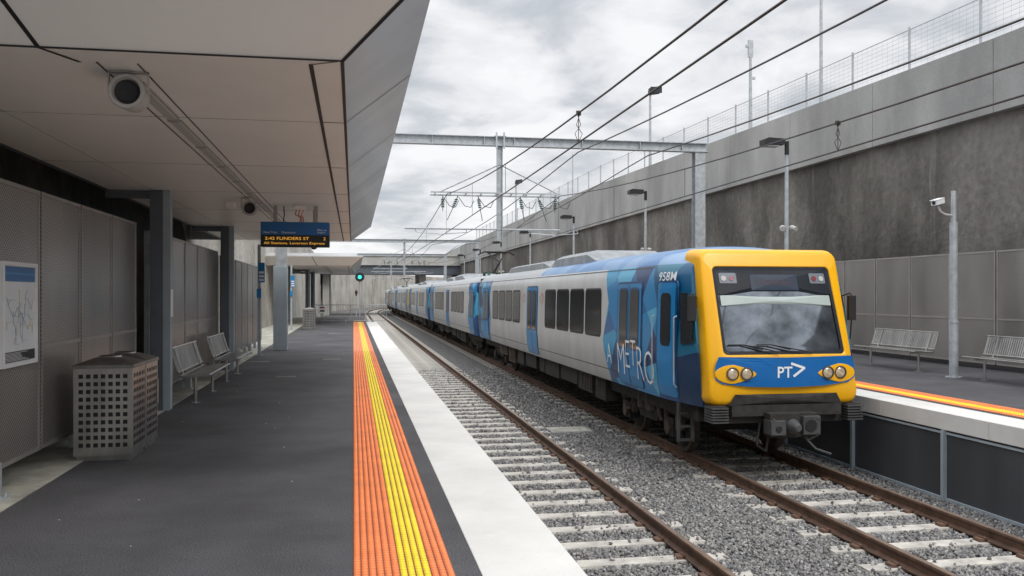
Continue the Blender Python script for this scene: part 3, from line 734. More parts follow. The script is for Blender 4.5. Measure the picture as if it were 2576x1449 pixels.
bench(12.3,13.1,2.3,-1,'pale metal slatted bench facing the tracks')
bench(12.3,22.5,2.3,-1,'pale metal slatted bench facing the tracks')

# ---------------------------------------------------------------- totem + info posts
T=root('service_cabinet',(-2.15,27,0),'tall pale grey metal equipment cabinet on platform','cabinet')
mb=MB(); mb.box(-2.36,-1.96,27,27.4,0,CAMZ+.84); mb.obj('cabinet',['colpale'],parent=T,bevel=.01)
mb=MB(); mb.box(-2.30,-1.98,27.04,27.36,CAMZ+.84,CAMZ+1.75); mb.obj('post',['galv'],parent=T,bevel=.006)
mb=MB(); mb.box(-1.958,-1.952,27.05,27.35,.1,2.4); mb.obj('door',['colpale'],parent=T)
def infopost(x,y):
    I=root('information_post',(x,y,0),'slim pale post carrying small blue signs','sign post',group='information posts')
    mb=MB(); mb.box(x-.04,x+.04,y,y+.08,0,CAMZ+1.35); mb.box(x-.1,x+.1,y-.05,y+.13,0.006,.02); mb.obj('post',['colpale'],parent=I)
    mb=MB(); mb.box(x-.02,x+.15,y-.02,y-.003,CAMZ+.32,CAMZ+.86); mb.obj('sign_panel',['bluelt'],parent=I,bevel=.004)
    mb=MB(); 
    for k in range(3): mb.box(x+.0,x+.13,y-.026,y-.021,CAMZ+.36+.1*k,CAMZ+.42+.1*k)
    mb.obj('sign_lettering',['whitep'],parent=I)
    mb=MB(); mb.box(x-.06,x+.06,y-.06,y-.003,CAMZ-.1,CAMZ+.15); mb.obj('help_button_box',['bluelt'],parent=I)
    return I
I=infopost(-2.53,24.7); copy_thing(I,(-.3,17,0))
mb=MB(); mb.box(-2.615,-2.6,13.35,13.5,1.35,1.75); mb.obj('notice_sign',['whitep'],label='small white notice sign fixed to canopy column',category='sign')

# ---------------------------------------------------------------- crowd barriers
def barrier(x,y):
    B=root('crowd_barrier',(x,y,0),'grey steel crowd barrier closing off the platform end','barrier',group='crowd barriers')
    mb=MB(); w=2.1
    mb.tube([(x,y,.12),(x,y,1.05),(x+w,y,1.05),(x+w,y,.12),(x,y,.12)],.02,6)
    for i in range(1,16): mb.cyl((x+i*w/16,y,.12),(x+i*w/16,y,1.05),.010,n=5)
    mb.obj('frame',['barrier'],parent=B)
    for q in(.25,w-.25):
        mb=MB(); mb.tube([(x+q,y-.3,0.01),(x+q,y,.14),(x+q,y+.3,0.01)],.015,6); mb.obj('foot',['barrier'],parent=B)
    return B
B=barrier(-2.3,52.5); copy_thing(B,(2.15,.2,0),rz=-.1)
mb=MB(); mb.box(-2.0,-1.6,52.44,52.47,.55,1.0,0); mb.box(-1.93,-1.67,52.43,52.438,.85,.93,1); mb.box(-1.93,-1.67,52.43,52.438,.65,.75,2)
mb.obj('warning_sign',['whitep','red','black'],label='white warning sign hung on the crowd barrier',category='sign')

# ---------------------------------------------------------------- lamp posts (opposite platform)
def lamp(x,y):
    Lp=root('lamp_post',(x,y,0),'slim grey lamp post with flat black lantern','lamp post',group='platform lamp posts')
    mb=MB(); mb.cyl((x,y,0),(x,y,CAMZ+3.78),.065,.045,n=10); mb.cyl((x,y,0),(x,y,.02),.14,n=12); mb.obj('pole',['galv'],parent=Lp,smooth=True)
    mb=MB(); mb.cyl((x,y,CAMZ+3.78),(x-.16,y,CAMZ+3.80),.03); mb.cyl((x,y,CAMZ+3.5),(x,y,CAMZ+3.84),.055); mb.obj('arm',['black'],parent=Lp)
    mb=MB(); mb.prism([(x-.12,y-.16,CAMZ+3.74),(x-.66,y-.16,CAMZ+3.72),(x-.66,y-.16,CAMZ+3.86),(x-.55,y-.16,CAMZ+3.9),(x-.12,y-.16,CAMZ+3.88)],(0,.32,0)); mb.box(x-.6,x-.25,y-.13,y+.13,CAMZ+3.69,CAMZ+3.72,1)
    mb.obj('lamp_head',['black','tube'],parent=Lp)
    for q in(-.13,.13):
        mb=MB(); mb.sphere((x+q,y-.03,CAMZ+1.66+.02*q),.075,12,8); mb.cyl((x,y,CAMZ+1.7),(x+q,y,CAMZ+1.68),.02); mb.cyl((x+q,y-.03,CAMZ+1.66),(x+q*1.4,y-.14,CAMZ+1.63),.06,.065,n=12)
        mb.obj('speaker',['grey'],parent=Lp,smooth=True)
    return Lp
l=lamp(10.72,20.4)
for k in range(1,7): copy_thing(l,(0,10.8*k,0))
K=root('camera_pole',(11.9,15.75,0),'galvanised stepped pole carrying a white security camera','security camera')
mb=MB(); mb.cyl((11.9,15.75,0),(11.9,15.75,1.1),.085,n=14); mb.cyl((11.9,15.75,1.1),(11.9,15.75,CAMZ+1.45),.075,n=14); mb.cyl((11.9,15.75,CAMZ+1.45),(11.9,15.75,CAMZ+2.08),.05,n=12); mb.cyl((11.9,15.75,0),(11.9,15.75,.02),.16,n=14); mb.cyl((11.9,15.75,1.1),(11.9,15.75,1.14),.095,n=14); mb.obj('pole',['galv'],parent=K,smooth=True)
mb=MB(); mb.tube([(11.9,15.75,CAMZ+1.58),(11.70,15.75,CAMZ+1.60),(11.60,15.75,CAMZ+1.66),(11.55,15.75,CAMZ+1.76)],.025,8); mb.obj('arm',['grey'],parent=K)
mb=MB(); mb.box(-.06,.06,-.17,.17,-.05,.05,0); mb.box(-.07,.07,-.21,.17,.05,.06,0); mb.cyl((0,-.17,0),(0,-.18,0),.035,m=1)
c=mb.obj('camera_housing',['whitep','black'],parent=K,local=True,bevel=.01); c.location=(-.37,-.02,CAMZ+1.85); c.rotation_euler=(math.radians(12),0,math.radians(-62))
def tallpole(x,y,zt,r,label,lamp=False,aerial=False):
    T=root('street_lamp' if lamp else 'utility_pole',(x,y,7.2),label,'street lamp' if lamp else 'pole',group='tall poles above the cutting')
    mb=MB(); mb.cyl((x,y,7.2),(x,y,zt),r,r*.6,n=8); mb.obj('pole',['galv'],parent=T,smooth=True)
    if lamp:
        mb=MB(); mb.prism([(x-.1,y-.2,zt),(x+.55,y-.2,zt+.12),(x+.6,y-.2,zt+.5),(x-.05,y-.2,zt+.38)],(0,.35,0)); mb.cyl((x,y,zt),(x,y,zt+.1),.06); mb.obj('lamp_head',['black'],parent=T)
        mb=MB(); mb.box(x-.05,x+.6,y-.23,y-.205,zt+.1,zt+.42); mb.obj('lens',['glass'],parent=T)
    if aerial:
        mb=MB(); mb.box(x-.1,x+.1,y-.05,y+.05,zt-.7,zt,0); mb.box(x-.2,x-.02,y-.04,y+.04,zt-.3,zt-.2,0); mb.box(x+.02,x+.2,y-.04,y+.04,zt-1.6,zt-1.5,0); mb.obj('antenna',['galv'],parent=T)
tallpole(16,33.5,CAMZ+10.4,.09,'tall grey mast with small antennas',aerial=True)
tallpole(16,28,CAMZ+12.5,.07,'tall thin grey pole with a wire stay')
tallpole(16,45.8,CAMZ+10.9,.1,'tall pole with angled black floodlight',lamp=True)
tallpole(16,63,CAMZ+10.4,.06,'tall thin grey pole')
tallpole(16,86,CAMZ+11,.12,'tall pole with angled black floodlight',lamp=True)

# ---------------------------------------------------------------- overhead gantries
def gantry(yc):
    G=root('overhead_line_gantry',(4.7,yc,0),'galvanised steel portal carrying the overhead wires','gantry',group='overhead line gantries')
    zb=CAMZ+5.0
    def ibeam(mb,x0,x1,y,z,h,wd):
        mb.box(x0,x1,y-wd/2,y+wd/2,z+h/2-.02,z+h/2); mb.box(x0,x1,y-wd/2,y+wd/2,z-h/2,z-h/2+.02); mb.box(x0,x1,y-.01,y+.01,z-h/2+.02,z+h/2-.02)
    mb=MB(); ibeam(mb,-4.6,11.9,yc,zb,.30,.26)
    for xx in(-1.5,.5,2.5,4.2,5.2,7.5,9.5,11): mb.box(xx-.01,xx+.01,yc-.12,yc+.12,zb-.13,zb+.13)
    mb.obj('beam',['galv'],parent=G)
    mb=MB(); x=11.62
    mb.box(x-.18,x+.18,yc-.16,yc-.14,0,zb-.16); mb.box(x-.18,x+.18,yc+.14,yc+.16,0,zb-.16); mb.box(x-.012,x+.012,yc-.14,yc+.14,0,zb-.16)
    mb.box(x-.3,x+.3,yc-.2,yc+.2,zb-.16,zb-.151); mb.obj('column',['galv'],parent=G)
    mb=MB(); x=4.72; mb.box(x-.09,x-.075,yc-.09,yc+.09,CAMZ+1.75,zb-.152); mb.box(x+.075,x+.09,yc-.09,yc+.09,CAMZ+1.75,zb-.152); mb.box(x-.075,x+.075,yc-.008,yc+.008,CAMZ+1.75,zb-.152)
    mb.box(x-.2,x+.2,yc-.15,yc+.15,zb+.15,zb+.17); mb.box(x-.15,x-.1,yc-.17,yc-.13,zb-.25,zb+.28); mb.box(x+.1,x+.15,yc-.17,yc-.13,zb-.25,zb+.28)
    mb.obj('drop_mast',['galv'],parent=G)
    mb=MB(); za=CAMZ+3.25
    mb.box(2.45,6.75,yc-.13,yc-.10,za+.02,za+.07); mb.box(2.45,6.75,yc+.10,yc+.13,za-.05,za)
    for i in range(9): xx=2.6+i*.5; mb.box(xx-.015,xx+.015,yc-.1,yc+.1,za-.05,za+.06)
    for sx in(-1,1): mb.cyl((4.72,yc,CAMZ+4.25),(4.72+sx*2.0,yc,za+.05),.022,n=6)
    mb.obj('cross_arm',['galv'],parent=G)
    mb=MB(); zc=CAMZ+2.12
    mb.cyl((1.62,yc,zc),(6.75,yc,zc),.028,n=6)
    for xx in(2.85,6.58):
        for q in(-.9,.75):
            mb.tube([(xx+q,yc,zc),(xx+q+.04,yc,zc-.1),(xx+q+.1*(-1 if q>0 else 1),yc,zc-.12),(xx,yc,zc-.17)],.014,5)
    mb.obj('registration_arm',['galv'],parent=G)
    for xx,tilt in((2.85,.0),(3.35,-.12),(4.0,.05),(5.4,.05),(6.0,.1),(6.58,0)):
        mb=MB(); 
        mb.cyl((xx,yc,za-.04),(xx+tilt*.4,yc,za-.15),.014,n=5,m=1)
        for k in range(5): 
            z=za-.16-.06*k; mb.cyl((xx+tilt*(.5+.2*k),yc,z),(xx+tilt*(.5+.2*k),yc,z-.04),.065,.04,n=10,m=0)
        mb.cyl((xx+tilt*1.4,yc,za-.45),(xx+tilt*3,yc,za-.85 if tilt else za-.55),.012,n=5,m=1)
        mb.tube([(xx+.02,yc,za-.1),(xx+.22,yc,za-.38),(xx+.42,yc,za-.42),(xx+.52,yc,za-.2)],.011,5,1)
        mb.obj('insulator',['ins','ladder'],parent=G)
    return G
g=gantry(28.3); copy_thing(g,(0,54.5,0)); copy_thing(g,(0,84,0))
def mz(y):
    sp=54.5; t=((y-28.3)%sp)/sp; return CAMZ+2.30+.95*(2*abs(t-.5))**2.4
M['wire']=mat('wire_dark',(.06,.05,.045),.5,metal=.4)
def wire(pts,r,label,dr=None):
    W_=root('overhead_wire',(pts[0][0],20,CAMZ),label,'overhead wire',group='overhead line wires')
    mb=MB(); mb.tube(pts,r,5); mb.obj('cable',['wire'],parent=W_)
    return W_
for cx in(2.85,6.58):
    ys=[2+2.6*i for i in range(50)]
    W_=wire([(cx+.12*math.sin(y*.06)+off(y),y,CAMZ+2.0) for y in ys],.012,'straight contact wire above the railway track')
    W_=wire([(cx+.12*math.sin(y*.06)+off(y),y,mz(y)) for y in ys],.013,'sagging messenger wire above the railway track')
    for y in[11.2,17,22,28.3,36,44,52,60,68,76]:
        mb=MB(); x=cx+.12*math.sin(y*.06)
        mb.cyl((x,y,CAMZ+2.0),(x,y,mz(y)),.006,n=4)
        if y<12:
            h=mz(y)-CAMZ-2.0
            for s in(-1,1): mb.tube([(x,y,CAMZ+2.0),(x+s*.05,y,CAMZ+2.0+h*.3),(x-s*.03,y,CAMZ+2.0+h*.6),(x+s*.02,y,mz(y))],.005,4)
            mb.box(x-.03,x+.03,y-.02,y+.02,mz(y)-.03,mz(y)+.03)
        mb.obj('dropper',['wire'],parent=W_)
for x,z in((7.3,4.0),(9.7,3.95)):
    wire([(x+off(y),y,CAMZ+z+(.7*((((y-28.3)%54.5)/54.5-.5)*2)**2)) for y in[1+2.7*i for i in range(46)]],.020,'long sagging feeder cable strung between the gantries')

# ---------------------------------------------------------------- bridge
Bg=root('road_bridge',(5,128,-1),'flat concrete road bridge crossing the railway cutting','bridge')
mb=MB(); mb.box(-25,40,122,123,CAMZ+4.0,CAMZ+5.5,0); mb.box(-25,40,121.8,122,CAMZ+5.3,CAMZ+5.6,0); mb.obj('parapet',['bridgec'],parent=Bg)
mb=MB(); mb.box(-25,40,123,134,CAMZ+3.9,CAMZ+4.6,0)
for i in range(8): mb.box(-25,40,123.2+1.4*i,123.9+1.4*i,CAMZ+2.9,CAMZ+3.9,0)
mb.obj('deck',['conc'],parent=Bg)
mb=MB(); mb.box(-25,40,122.4,123.0,CAMZ+2.75,CAMZ+3.95,0); mb.obj('girder',['colgrey'],parent=Bg)
for x in(-4.2,9.2): 
    mb=MB(); mb.box(x,x+.9,124,133,-1.4,CAMZ+2.9); mb.obj('pier',['bridgec'],parent=Bg)

def signal(x,y,z,mk,label,zb,r=.42):
    S=root('railway_signal',(x,y,zb),label,'railway signal',group='railway signals')
    mb=MB(); mb.cyl((x,y+.2,zb),(x,y+.2,z-.3),.06,n=8); mb.obj('post',['galv'],parent=S)
    mb=MB(); mb.cyl((x,y,z),(x,y+.12,z),r,n=24); mb.box(x-.1,x+.1,y+.12,y+.3,z-.4,z+.3); mb.obj('backing_disc',['black'],parent=S)
    mb=MB(); mb.cyl((x,y-.02,z),(x,y-.005,z),min(.17,r*.6),n=16); mb.obj('lens',[mk],parent=S)
signal(.57,81,CAMZ+1.56,'green','black railway signal showing a green light',-1.3)
signal(.35,112,CAMZ+.2,'red','black railway signal showing a red light',-1.3,.2)

# ---------------------------------------------------------------- train
HALF=[(1.43,-1.75),(1.49,-1.5),(1.52,-1.1),(1.505,-.3),(1.495,.1),(1.475,.30),(1.43,.45),(1.34,.58),(1.18,.70),(.8,.80),(.4,.85),(0,.86)]
def sidex(Z):
    for (a,za),(b_,zb) in zip(HALF,HALF[1:]):
        if za<=Z<=zb: return a+(b_-a)*(Z-za)/(zb-za)
    return 1.5
TY=[0,.32,.7,1.1,1.5,1.9]
def _tp(y): return .81+.19*math.sin(max(0,min(1,y/1.9))*math.pi/2)
def taper(y):
    if y>=1.9: return 1.0
    y=max(0,y)
    for a,b_ in zip(TY,TY[1:]):
        if a<=y<=b_: return _tp(a)+(_tp(b_)-_tp(a))*(y-a)/(b_-a)
    return 1.0
def body(L_,nose,name,matl,par,loc,tailcab=False):
    mb=MB(); sec=[]
    ysx=[.32,.7,1.1,1.5,1.9,3,L_/2,L_-.3,L_-.22] if nose else [.22,.3,3,L_/2,L_-.3,L_-.22]
    for y in ysx:
        k=taper(y) if nose else 1.0
        if y in(ysx[-1],) or (not nose and y==ysx[0]): k=.96
        sh=max(0,1-y/2.2) if nose else 0
        prof=[(-a,z) for a,z in HALF]+[(a,z) for a,z in HALF[::-1][1:]]
        r=[]
        for a,z in prof:
            zz=z if z<.4 else .4+(z-.4)*(1-.35*sh)
            yy=y+(.37*max(0,z+.95)*sh)
            r.append((a*k,yy,CAMZ+zz))
        sec.append(r)
    mb.rings(sec,0,close=True,cap0=True,cap1=True)
    o=mb.obj(name,[matl],parent=par,local=True,smooth=True); o.location=loc
    return o
def clip(poly,ax,v,keep_gt):
    out=[]
    for i in range(len(poly)):
        a=poly[i];b_=poly[(i+1)%len(poly)]
        ia=(a[ax]>=v) if keep_gt else (a[ax]<=v); ib=(b_[ax]>=v) if keep_gt else (b_[ax]<=v)
        if ia: out.append(a)
        if ia!=ib:
            t=(v-a[ax])/(b_[ax]-a[ax]); out.append(tuple(a[k]+(b_[k]-a[k])*t for k in(0,1)))
    return out
ZC=[-9]+[z for a,z in HALF[1:7]]+[9]
def spoly(mb,pts,off_,m,nose=False,th=.0):
    YC=[-9]+TY[1:]+[99] if nose else [-9,99]
    for z0,z1 in zip(ZC,ZC[1:]):
        p=clip(clip(pts,1,z0,True),1,z1,False) if pts else []
        if len(p)<3: continue
        for y0,y1 in zip(YC,YC[1:]):
            q=clip(clip(p,0,y0,True),0,y1,False)
            if len(q)<3: continue
            mb.poly([(-(sidex(z)*(taper(y) if nose else 1)+off_),y,CAMZ+z) for y,z in q],m)
    if th:
        n=len(pts)
        for i in range(n):
            (y,z),(y2,z2)=pts[i],pts[(i+1)%n]
            xa=-(sidex(z)*(taper(y) if nose else 1)+off_); xb=-(sidex(z2)*(taper(y2) if nose else 1)+off_)
            mb.poly([(xa,y,CAMZ+z),(xb,y2,CAMZ+z2),(xb+th,y2,CAMZ+z2),(xa+th,y,CAMZ+z)],m)
def rr(y0,y1,z0,z1,r=.08):
    c=(y0+y1)/2; hw=(y1-y0)/2; return [(c+a,b_) for a,b_ in rtrap(hw,hw,z1,z0,r,3)]
def mkdoor(y0,y1,car,nose=False,single=False):
    mb=MB(); spoly(mb,rr(y0-.05,y1+.05,-1.70,.23,.10),.006,2,nose,.02)
    spoly(mb,rr(y0,y1,-1.68,.19,.07),.012,0,nose,.012)
    m_=(y0+y1)/2
    if single: spoly(mb,rr(y0+.14,y1-.14,-.85,.02,.09),.018,1,nose)
    else:
        for a,b_ in((y0+.15,m_-.10),(m_+.10,y1-.15)): spoly(mb,rr(a-.035,b_+.035,-1.03,.12,.09),.0155,3,nose); spoly(mb,rr(a,b_,-.99,.08,.07),.019,1,nose)
        spoly(mb,[(m_-.012,-1.66),(m_+.012,-1.66),(m_+.012,.18),(m_-.012,.18)],.0205,1,nose)
    return mb.obj('door',['bluelt','glass','bluedk','bluedk'],parent=car,local=True)
def mkwin(y0,y1,car):
    mb=MB(); spoly(mb,rr(y0-.04,y1+.04,-.89,.125,.12),.004,1,th=.02); spoly(mb,rr(y0,y1,-.85,.085,.09),.009,0)
    return mb.obj('window',['glass','black'],parent=car,local=True)
TR=root('train',(6.55,12.45,-1.07),'blue, white and yellow electric passenger train on track','train')
TL=23.35
def bogie(car,y):
    mb=MB(); zr=-1.07
    for wy in(-1.2,1.2):
        for s in(-1,1):
            mb.cyl((s*.72,y+wy,zr+.43),(s*.86,y+wy,zr+.43),.43,n=24,m=1); mb.cyl((s*.86,y+wy,zr+.43),(s*.90,y+wy,zr+.43),.36,.30,n=24,m=0)
            mb.box(s*.93,s*1.12,y+wy-.18,y+wy+.18,zr+.28,zr+.6,0); mb.cyl((s*1.12,y+wy,zr+.43),(s*1.17,y+wy,zr+.43),.12,n=12,m=1)
            for q in(-.28,.28): mb.cyl((s*1.02,y+wy+q,zr+.42),(s*1.02,y+wy+q,zr+.78),.09,n=10,m=1)
        mb.cyl((-.8,y+wy,zr+.43),(.8,y+wy,zr+.43),.08,n=10,m=0)
    for s in(-1,1):
        mb.prism([(s*.95,y-1.7,zr+.62),(s*.95,y-.7,zr+.70),(s*.95,y-.45,zr+.42),(s*.95,y+.45,zr+.42),(s*.95,y+.7,zr+.70),(s*.95,y+1.7,zr+.62),(s*.95,y+1.7,zr+.80),(s*.95,y-1.7,zr+.80)],(s*.13,0,0),0)
        mb.cyl((s*1.05,y-.2,zr+.6),(s*1.05,y-.2,zr+.95),.16,n=12,m=1); mb.cyl((s*1.05,y+.25,zr+.6),(s*1.05,y+.25,zr+.95),.16,n=12,m=1)
        mb.cyl((s*1.15,y-.9,zr+.5),(s*1.15,y-.55,zr+1.0),.035,n=8,m=1); mb.tube([(s*1.13,y+.6,zr+.9),(s*1.18,y+.8,zr+.5),(s*1.13,y+1.3,zr+.45)],.022,6,1)
    mb.box(-.95,.95,y-.3,y+.3,zr+.45,zr+.95,0)
    return mb.obj('bogie',['dark','under2'],parent=car,local=True)
def under(car,L_,seed):
    rg=random.Random(seed); mb=MB(); zr=-1.07
    mb.box(-1.2,1.2,.6,L_-.4,-.33,-.07,0)
    y=5.4
    while y<L_-5.6:
        l=rg.uniform(.6,1.9); d=rg.uniform(.25,.5)
        mb.box(-1.30,-.2,y,y+l,-.12-d,-.09,rg.choice([0,0,1])); mb.box(.2,1.30,y,y+l,-.12-d,-.09,0)
        if rg.random()<.5:
            for k in range(4): mb.box(-1.315,-1.301,y+.1+k*l/5,y+.14+k*l/5,-.1-d*.9,-.15,1)
        y+=l+rg.uniform(.1,.5)
    return mb.obj('underframe_equipment',['dark','under2'],parent=car,local=True)
def trim(car,L_,y0):
    mb=MB(); 
    spoly(mb,[(y0,-1.512),(L_-.3,-1.512),(L_-.3,-1.496),(y0,-1.496)],.003,0)
    spoly(mb,[(y0,.455),(L_-.3,.455),(L_-.3,.475),(y0,.475)],.006,0,th=.01)
    for y in [y0+.1+k*(L_-y0-.6)/9 for k in range(10)]:
        spoly(mb,[(y,-1.49),(y+.007,-1.49),(y+.007,-.95),(y,-.95)],.002,0)
    mb.obj('body_trim',['ladder'],parent=car,local=True)
def roofpod(car,y0,y1,h=.30):
    mb=MB(); def_=[(1.0,.72),(.98,.86+h*.5),(.75,.86+h),(-.75,.86+h),(-.98,.86+h*.5),(-1.0,.72)]
    a=[(x*.9,y0,CAMZ+min(z,.80)) for x,z in def_]; b_=[(x,y0+.5,CAMZ+z) for x,z in def_]; c=[(x,y1-1.0,CAMZ+z) for x,z in def_]; d=[(x*.9,y1,CAMZ+min(z,.80)) for x,z in def_]
    mb.rings([a,b_,c,d],0,cap0=True,cap1=True)
    for k in range(8):
        yy=y0+.7+k*(y1-y0-1.8)/8; mb.box(-.7,.7,yy,yy+.06,CAMZ+.86+h,CAMZ+.88+h,0)
    return mb.obj('air_conditioner',['bodyroof'],parent=car,local=True,bevel=.02)
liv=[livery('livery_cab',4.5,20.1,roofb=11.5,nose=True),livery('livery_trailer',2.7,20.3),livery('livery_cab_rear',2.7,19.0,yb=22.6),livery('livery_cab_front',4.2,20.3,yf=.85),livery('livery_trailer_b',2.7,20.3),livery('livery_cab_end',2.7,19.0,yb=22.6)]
cars=[]
for i in range(6):
    xo=off(12.45+TL*(i+.6)); 
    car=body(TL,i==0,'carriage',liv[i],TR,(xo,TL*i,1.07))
    cars.append(car)
    if i==0:
        for a,b_ in((2.45,3.85),(11.4,12.85),(20.35,21.8)): mkdoor(a,b_,car)
        for k in range(4): mkwin(5.05+1.38*k,6.25+1.38*k,car)
        for k in range(4): mkwin(14.0+1.38*k,15.2+1.38*k,car)
        bogie(car,3.3);bogie(car,TL-3.6);under(car,TL,1);roofpod(car,7.6,12.4,.20);roofpod(car,12.5,19.5,.13); trim(car,TL,2.0)
    elif i==1:
        for a,b_ in((1.15,2.6),(11.0,12.45),(20.35,21.8)): mkdoor(a,b_,car)
        for k in range(4): mkwin(4.6+1.38*k,5.8+1.38*k,car)
        for k in range(4): mkwin(13.8+1.38*k,15.0+1.38*k,car)
        bogie(car,3.6);bogie(car,TL-3.6);under(car,TL,2);roofpod(car,9,13.5,.2);roofpod(car,14,18,.14); trim(car,TL,.4)
    else:
        for ch in cars[1].children:
            if ch.name.startswith('panto') or ch.name.startswith('gang'): continue
            c=ch.copy(); c.parent=car; COL.objects.link(c)
    if i>0:
        mb=MB(); mb.box(-1.3,1.3,-.26,.24,.1,CAMZ+.62); 
        for k in range(6): mb.box(-1.34,1.34,-.24+k*.08,-.20+k*.08,.12,CAMZ+.64)
        mb.obj('gangway_bellows',['black'],parent=car,local=True)
mb=MB(); z=CAMZ+.95; py=4.3
for s in(-.45,.45):
    mb.cyl((s,py-.5,CAMZ+.86),(s,py-.5,z+.05),.07,n=8,m=1); mb.cyl((s,py+.9,CAMZ+.86),(s,py+.9,z+.05),.07,n=8,m=1)
    mb.cyl((s,py-.5,z+.05),(s,py+.9,z+.05),.04)
mb.cyl((0,py+.8,z+.08),(0,py-.9,z+.5),.05); 
for s in(-1,1): mb.cyl((s*.3,py+.8,z+.05),(0,py+.8,z+.05),.03); mb.cyl((0,py-.9,z+.5),(s*.4,py+.1,CAMZ+1.92),.03)
for q in(-.12,.12): mb.tube([(-.85,py+.1+q,CAMZ+1.82),(-.6,py+.1+q,CAMZ+1.96),(.6,py+.1+q,CAMZ+1.96),(.85,py+.1+q,CAMZ+1.82)],.03,6)
mb.cyl((-.45,py+.0,CAMZ+1.92),(.45,py+.0,CAMZ+1.92),.03)
pt=mb.obj('pantograph',['dark','ins'],parent=cars[1],local=True)
c=copy_thing(pt,parent=cars[4])

# cab front
car=cars[0]
def PF(u,Z,o=0):
    y=.36*max(0,Z+.95)+.07*(u/1.15)**2+.03*max(0,-1.3-Z)
    return (u,y+o,CAMZ+Z)
def fpatch(mb,pts,o,m,cc=None):
    cu=sum(p[0] for p in pts)/len(pts) if cc is None else cc[0]; cz=sum(p[1] for p in pts)/len(pts) if cc is None else cc[1]
    rs=[[PF(cu+(u-cu)*t,cz+(z-cz)*t,o) for u,z in pts] for t in(1,.8,.6,.4,.2,.02)]
    mb.rings(rs,m); n=len(pts); mb.poly(rs[-1],m)
outer=rtrap(1.17,1.23,.70,-1.69,.15,6); inner=rtrap(.99,1.0,.43,-.92,.07,6)
mb=MB()
def lerp(t,o): return [PF(a[0]+(b_[0]-a[0])*t,a[1]+(b_[1]-a[1])*t,o) for a,b_ in zip(outer,inner)]
def ex(k,o): return [PF(a[0]*k,(a[1]+.5)*k-.5,o) for a in outer]
mb.rings([ex(1.03,.50),ex(1.02,.16),ex(1.008,.06),lerp(.0,.03),lerp(.04,.006),lerp(.10,-.008),lerp(.3,-.010),lerp(.45,-.010),lerp(.6,-.010),lerp(.75,-.010),lerp(.93,-.008),lerp(.98,.004),lerp(1.0,.035)],0)
mb.obj('cab_mask',['yellow'],parent=car,local=True,smooth=True)
mb=MB(); fpatch(mb,rtrap(1.01,1.02,.45,-.94,.08,6),.034,0); mb.obj('windscreen',['screen'],parent=car,local=True,smooth=True)
mb=MB()
b1_=rtrap(.995,1.005,.435,-.925,.07,6); b2_=rtrap(.945,.955,.385,-.875,.06,6)
mb.rings([[PF(u,z,.010) for u,z in b1_],[PF(u,z,.016) for u,z in b2_]],0)
fpatch(mb,rtrap(.955,.955,.39,-.01,.05,4),.018,0)
mb.obj('windscreen_surround',['header'],parent=car,local=True)
mb=MB(); fpatch(mb,rtrap(.925,.925,-.02,-.18,.01,2),.014,0); mb.obj('sun_visor',['visor'],parent=car,local=True)
mb=MB(); fpatch(mb,rtrap(.40,.40,.31,.06,.01,2),.012,0,); mb.obj('destination_display',['display'],parent=car,local=True)
mb=MB(); v,f=text_mesh('WERRIBEE',.62,.09,bold=-.02); mb.add([PF(a[0]-.31,.14+a[1],.006) for a in v],f,0); mb.obj('destination_text',['redtxt'],parent=car,local=True)
for s in(-1,1):
    mb=MB(); fpatch(mb,rtrap(.14,.14,.335,.17,.02,3,cx=s*.76),.010,0)
    mb.obj('marker_light_panel',['colgrey'],parent=car,local=True)
    for q,mk in((.70,'red'),(.83,'grey')):
        mb=MB(); p=[(s*q+.042*math.cos(2*math.pi*i/14),.25+.042*math.sin(2*math.pi*i/14)) for i in range(14)]; fpatch(mb,p,.002,0)
        mb.obj('marker_light',[mk],parent=car,local=True)
mb=MB(); band=[(-1.10,-.955),(-.5,-.965),(0,-.97),(.5,-.965),(1.10,-.955),(1.15,-1.10),(1.15,-1.30),(1.04,-1.37),(.62,-1.41),(.3,-1.42),(0,-1.425),(-.3,-1.42),(-.62,-1.41),(-1.04,-1.37),(-1.15,-1.30),(-1.15,-1.10)]
fpatch(mb,band,-.022,0); mb.obj('blue_band',['blue'],parent=car,local=True)
for s in(-1,1):
    mb=MB(); e_=[]
    for i in range(24):
        a=2*math.pi*i/24; ru=.29 if s*math.cos(a)>0 else .36; e_.append((s*.87+ru*math.cos(a),-1.22+.145*math.sin(a)*(1 if s*math.cos(a)>0 else (1-.45*abs(math.cos(a))))))
    rs=[[PF(.87*s+(u-.87*s)*k,-1.22+(z+1.22)*k,o) for u,z in e_] for k,o in((1,-.023),(.97,-.034),(.8,-.038),(.5,-.038),(.02,-.038))]
    mb.rings(rs,0); mb.obj('headlight_pod',['yellow'],parent=car,local=True,smooth=True)
    for q in(.67,.89):
        mb=MB(); c=PF(s*q,-1.21,-.042); n=24
        pr=[(.098,.02,0),(.10,-.012,0),(.084,-.016,0),(.078,.004,0)]
        mb.rings([[(c[0]+r*math.cos(2*math.pi*i/n),c[1]+d,c[2]+r*math.sin(2*math.pi*i/n)) for i in range(n)] for r,d,_ in pr],0)
        mb.rings([[(c[0]+r*math.cos(2*math.pi*i/n),c[1]+d,c[2]+r*math.sin(2*math.pi*i/n)) for i in range(n)] for r,d in((.079,.004),(.06,-.010),(.03,-.016),(.001,-.018))],1)
        mb.obj('headlight',['ladder','hl'],parent=car,local=True,smooth=True)
mb=MB(); v,f=text_mesh('PT',.24,.17,bold=.015); mb.add([PF(a[0]-.17,-1.28+a[1],-.029) for a in v],f,0)
